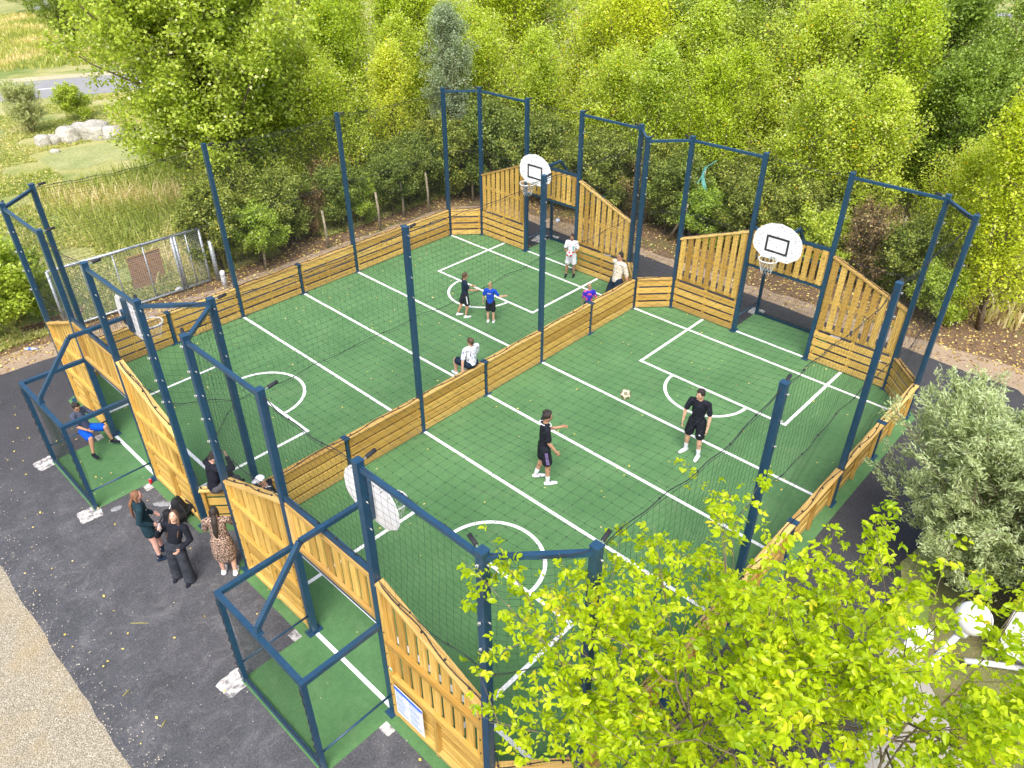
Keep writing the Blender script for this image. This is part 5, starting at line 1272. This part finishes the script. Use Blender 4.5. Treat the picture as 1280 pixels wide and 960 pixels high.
tree_xy('dark', 22.6, 1.6, .9, 'low dark bush in the gap at the upper right', 'bush', None, 'bush')
# willow bush at right
p = at(1232, 640, 1.7); tree_xy('willow', p.x, p.y, 1.0, 'big grey-green willow bush at the right edge on the dark asphalt border', 'willow_bush', None, 'bush', rot=.6)
# near tree
PROTO['near'] = crown('n', 31, 5.35, 2.75, 1.7, 64, .42, .075, None, 17, .083, 'leaf_near', 'bark', sub=7, stems=3, spread=.11, aspect=.62, shape='fold', twigr=.0035, upb=1.3, droop=.25, yel=.003, tonevar=.35)
tree_xy('near', .28, -2.50, 1.0, 'vivid yellow-green leafy tree in the lower right foreground', 'maple_tree', None, rot=.3, sz=.95)

# ------------------------------------------------------------------ uncountable cover
rng = np.random.default_rng(99)
def cover(name, n, sampler, z, size, mat, tone=None, aspect=.7, upb=3., lab=None):
    xy = sampler(n); n = len(xy); p = np.column_stack([xy, z+rng.uniform(0, .012, n)])
    v, t = leaf_quads(rng, p, size*rng.uniform(.6, 1.3, n), rng.uniform(0, 1, n), aspect, upb)
    o = npmesh(name, v, 4, t, mat); return tag(o, lab, 'leaves' if 'lea' in name else 'grass', kind='stuff')
def inpoly(pts, poly):
    x, y = pts[:, 0], pts[:, 1]; c = np.zeros(len(pts), bool); n = len(poly)
    for i in range(n):
        x1, y1 = poly[i]; x2, y2 = poly[(i+1) % n]
        k = ((y1 > y) != (y2 > y)) & (x < (x2-x1)*(y-y1)/(y2-y1+1e-12)+x1); c ^= k
    return c
def s_mulch(n):
    p = np.column_stack([rng.uniform(-1, 20.5, n), rng.uniform(-4, 20, n)])
    m = ((p[:, 0] > 15.9) | (p[:, 1] > 17.1)) & ~((p[:, 0] < 1.0) & (p[:, 1] < 17.2))
    m &= rng.uniform(size=n) < np.where((p[:, 0] > 15.9) & (p[:, 0] < 16.6), .30, np.where((p[:, 1] < 17.6) & (p[:, 0] < 14), .45, .9))
    return p[m]
cover('fallen_leaves', 80000, s_mulch, 0, .075, 'leaf_fallen', lab='brown and yellow dead leaves covering the ground round the pitches')
def s_turf(n):
    p = np.column_stack([rng.uniform(-3, 14, n), rng.uniform(-1.8, 15.5, n)])
    # they gather towards the hedge sides
    w_ = .10+.5*np.exp(-((15.5-p[:, 1])/3.5))+.22*np.exp(-((14-p[:, 0])/4.0))+.30*np.exp(-(p[:, 0]+3)/1.6)*(p[:, 1] > 6)
    return p[rng.uniform(size=n) < w_]
cover('scattered_leaves', 1500, s_turf, .015, .048, 'leaf_yellow', lab='small yellow leaves scattered over turf and asphalt')
def s_spill(n):
    y = rng.uniform(-3, 16, n); x = -3.12+rng.exponential(.28, n)-.15; x2 = np.where(rng.uniform(size=n) < .08, rng.uniform(-3, 0, n), x); return np.column_stack([x2, y])
cover('loose_gravel', 2200, s_spill, .006, .022, 'pebble', lab='loose pale pebbles spilled from the gravel onto the asphalt', aspect=.9)
def blades(name, n, sampler, hmin, hmax, lab, w=.02):
    xy = sampler(n); n = len(xy); h = rng.uniform(hmin, hmax, n); a = rng.uniform(0, 6.28, n); ln = rng.normal(size=(n, 2))*.3
    b0 = np.column_stack([xy, np.full(n, -.015)]); d = np.column_stack([np.cos(a), np.sin(a), np.zeros(n)])*w
    t = b0+np.column_stack([ln*h[:, None], h]); m_ = b0+np.column_stack([ln*h[:, None]*.35, h*.55])
    v = np.stack([b0-d, b0+d, m_+d*.8, m_-d*.8, m_-d*.8, m_+d*.8, t+d*.15, t-d*.15], 1).reshape(-1, 3)
    # clumped tone
    c = .5+.28*np.sin(xy[:, 0]*1.1+np.sin(xy[:, 1]*.7)*2)+.2*np.sin(xy[:, 1]*.9+xy[:, 0]*.4)
    tone = np.clip(c+rng.normal(size=n)*.2, 0, 1)
    return tag(npmesh(name, v, 4, np.repeat(tone, 2), 'grass'), lab, 'grass', kind='stuff')
def s_meadow(n):
    p = np.column_stack([rng.uniform(-1, 18, n), 18.4+rng.uniform(0, 1, n)**1.5*26])
    d = np.sin(p[:, 0]*1.7+p[:, 1]*.8)+np.sin(p[:, 1]*1.9-p[:, 0]*.6); k = (d > -.9) & ~((p[:, 1] > 30.5) & (p[:, 1] < 35.8) & (p[:, 0] > 6))
    return p[k & (p[:, 1] < 47-p[:, 0]*.2)]
blades('meadow_grass', 120000, s_meadow, .04, .17, 'rough pale and green meadow grass beyond the wire gates')
cover('meadow_weeds', 60000, lambda n: s_meadow(n)[lambda q: q] if False else s_meadow(n), .06, .10, 'grass', lab='low leafy weeds among the meadow grass', upb=1.5)
def s_far(n):
    p = np.column_stack([rng.uniform(5, 30, n), rng.uniform(50, 80, n)]); return p[p[:, 1] > 60.0-p[:, 0]*.42]
blades('far_meadow_grass', 26000, s_far, .15, .35, 'dry tall grass beyond the road', .05)
def s_lawn(n):
    p = np.column_stack([rng.uniform(3.5, 9, n), rng.uniform(-6, -2.4, n)]); return p[p[:, 1] < -2.9]
blades('lawn_grass', 9000, s_lawn, .02, .06, 'short patchy lawn beside the white cabin', .006)
def s_under(n):
    p = np.column_stack([rng.uniform(4, 32, n), rng.uniform(-4, 30, n)]); return p[((p[:, 1] > 18.9) & (p[:, 0] < 18)) | (p[:, 0] > 18.9)]
blades('undergrowth', 60000, s_under, .15, .7, 'tangled undergrowth below the belt of trees', .03)

# ------------------------------------------------------------------ light
w = bpy.data.worlds.new('World'); sc.world = w; w.use_nodes = True; wn = w.node_tree
sky = wn.nodes.new('ShaderNodeTexSky'); sky.sky_type = 'NISHITA'; sky.sun_disc = False
EL, AZ = rad(56), rad(219)      # sun direction: azimuth counter-clockwise from +x
sky.sun_elevation = EL; sky.sun_rotation = PI/2-AZ; sky.air_density = 1.0; sky.dust_density = 4.5; sky.ozone_density = .8; sky.altitude = 50
wn.links.new(sky.outputs[0], wn.nodes['Background'].inputs[0]); wn.nodes['Background'].inputs[1].default_value = .15
sd = bpy.data.lights.new('sun', 'SUN'); so = bpy.data.objects.new('sun', sd); COL.objects.link(so)
sd.energy = 1.9; sd.angle = rad(36); sd.color = (1, .975, .94)
dv = V((math.cos(EL)*math.cos(AZ), math.cos(EL)*math.sin(AZ), math.sin(EL))); so.rotation_euler = dv.to_track_quat('Z', 'Y').to_euler()
vs = sc.view_settings; vs.view_transform = 'Standard'; vs.look = 'None'; vs.gamma = 1; vs.use_curve_mapping = False; vs.exposure = .97
sc.render.engine = 'CYCLES'
sc.cycles.max_bounces = 8; sc.cycles.diffuse_bounces = 5; sc.cycles.transmission_bounces = 5; sc.cycles.glossy_bounces = 2; sc.cycles.transparent_max_bounces = 8
for o in bpy.data.objects:
    if '_w' in o: del o['_w']
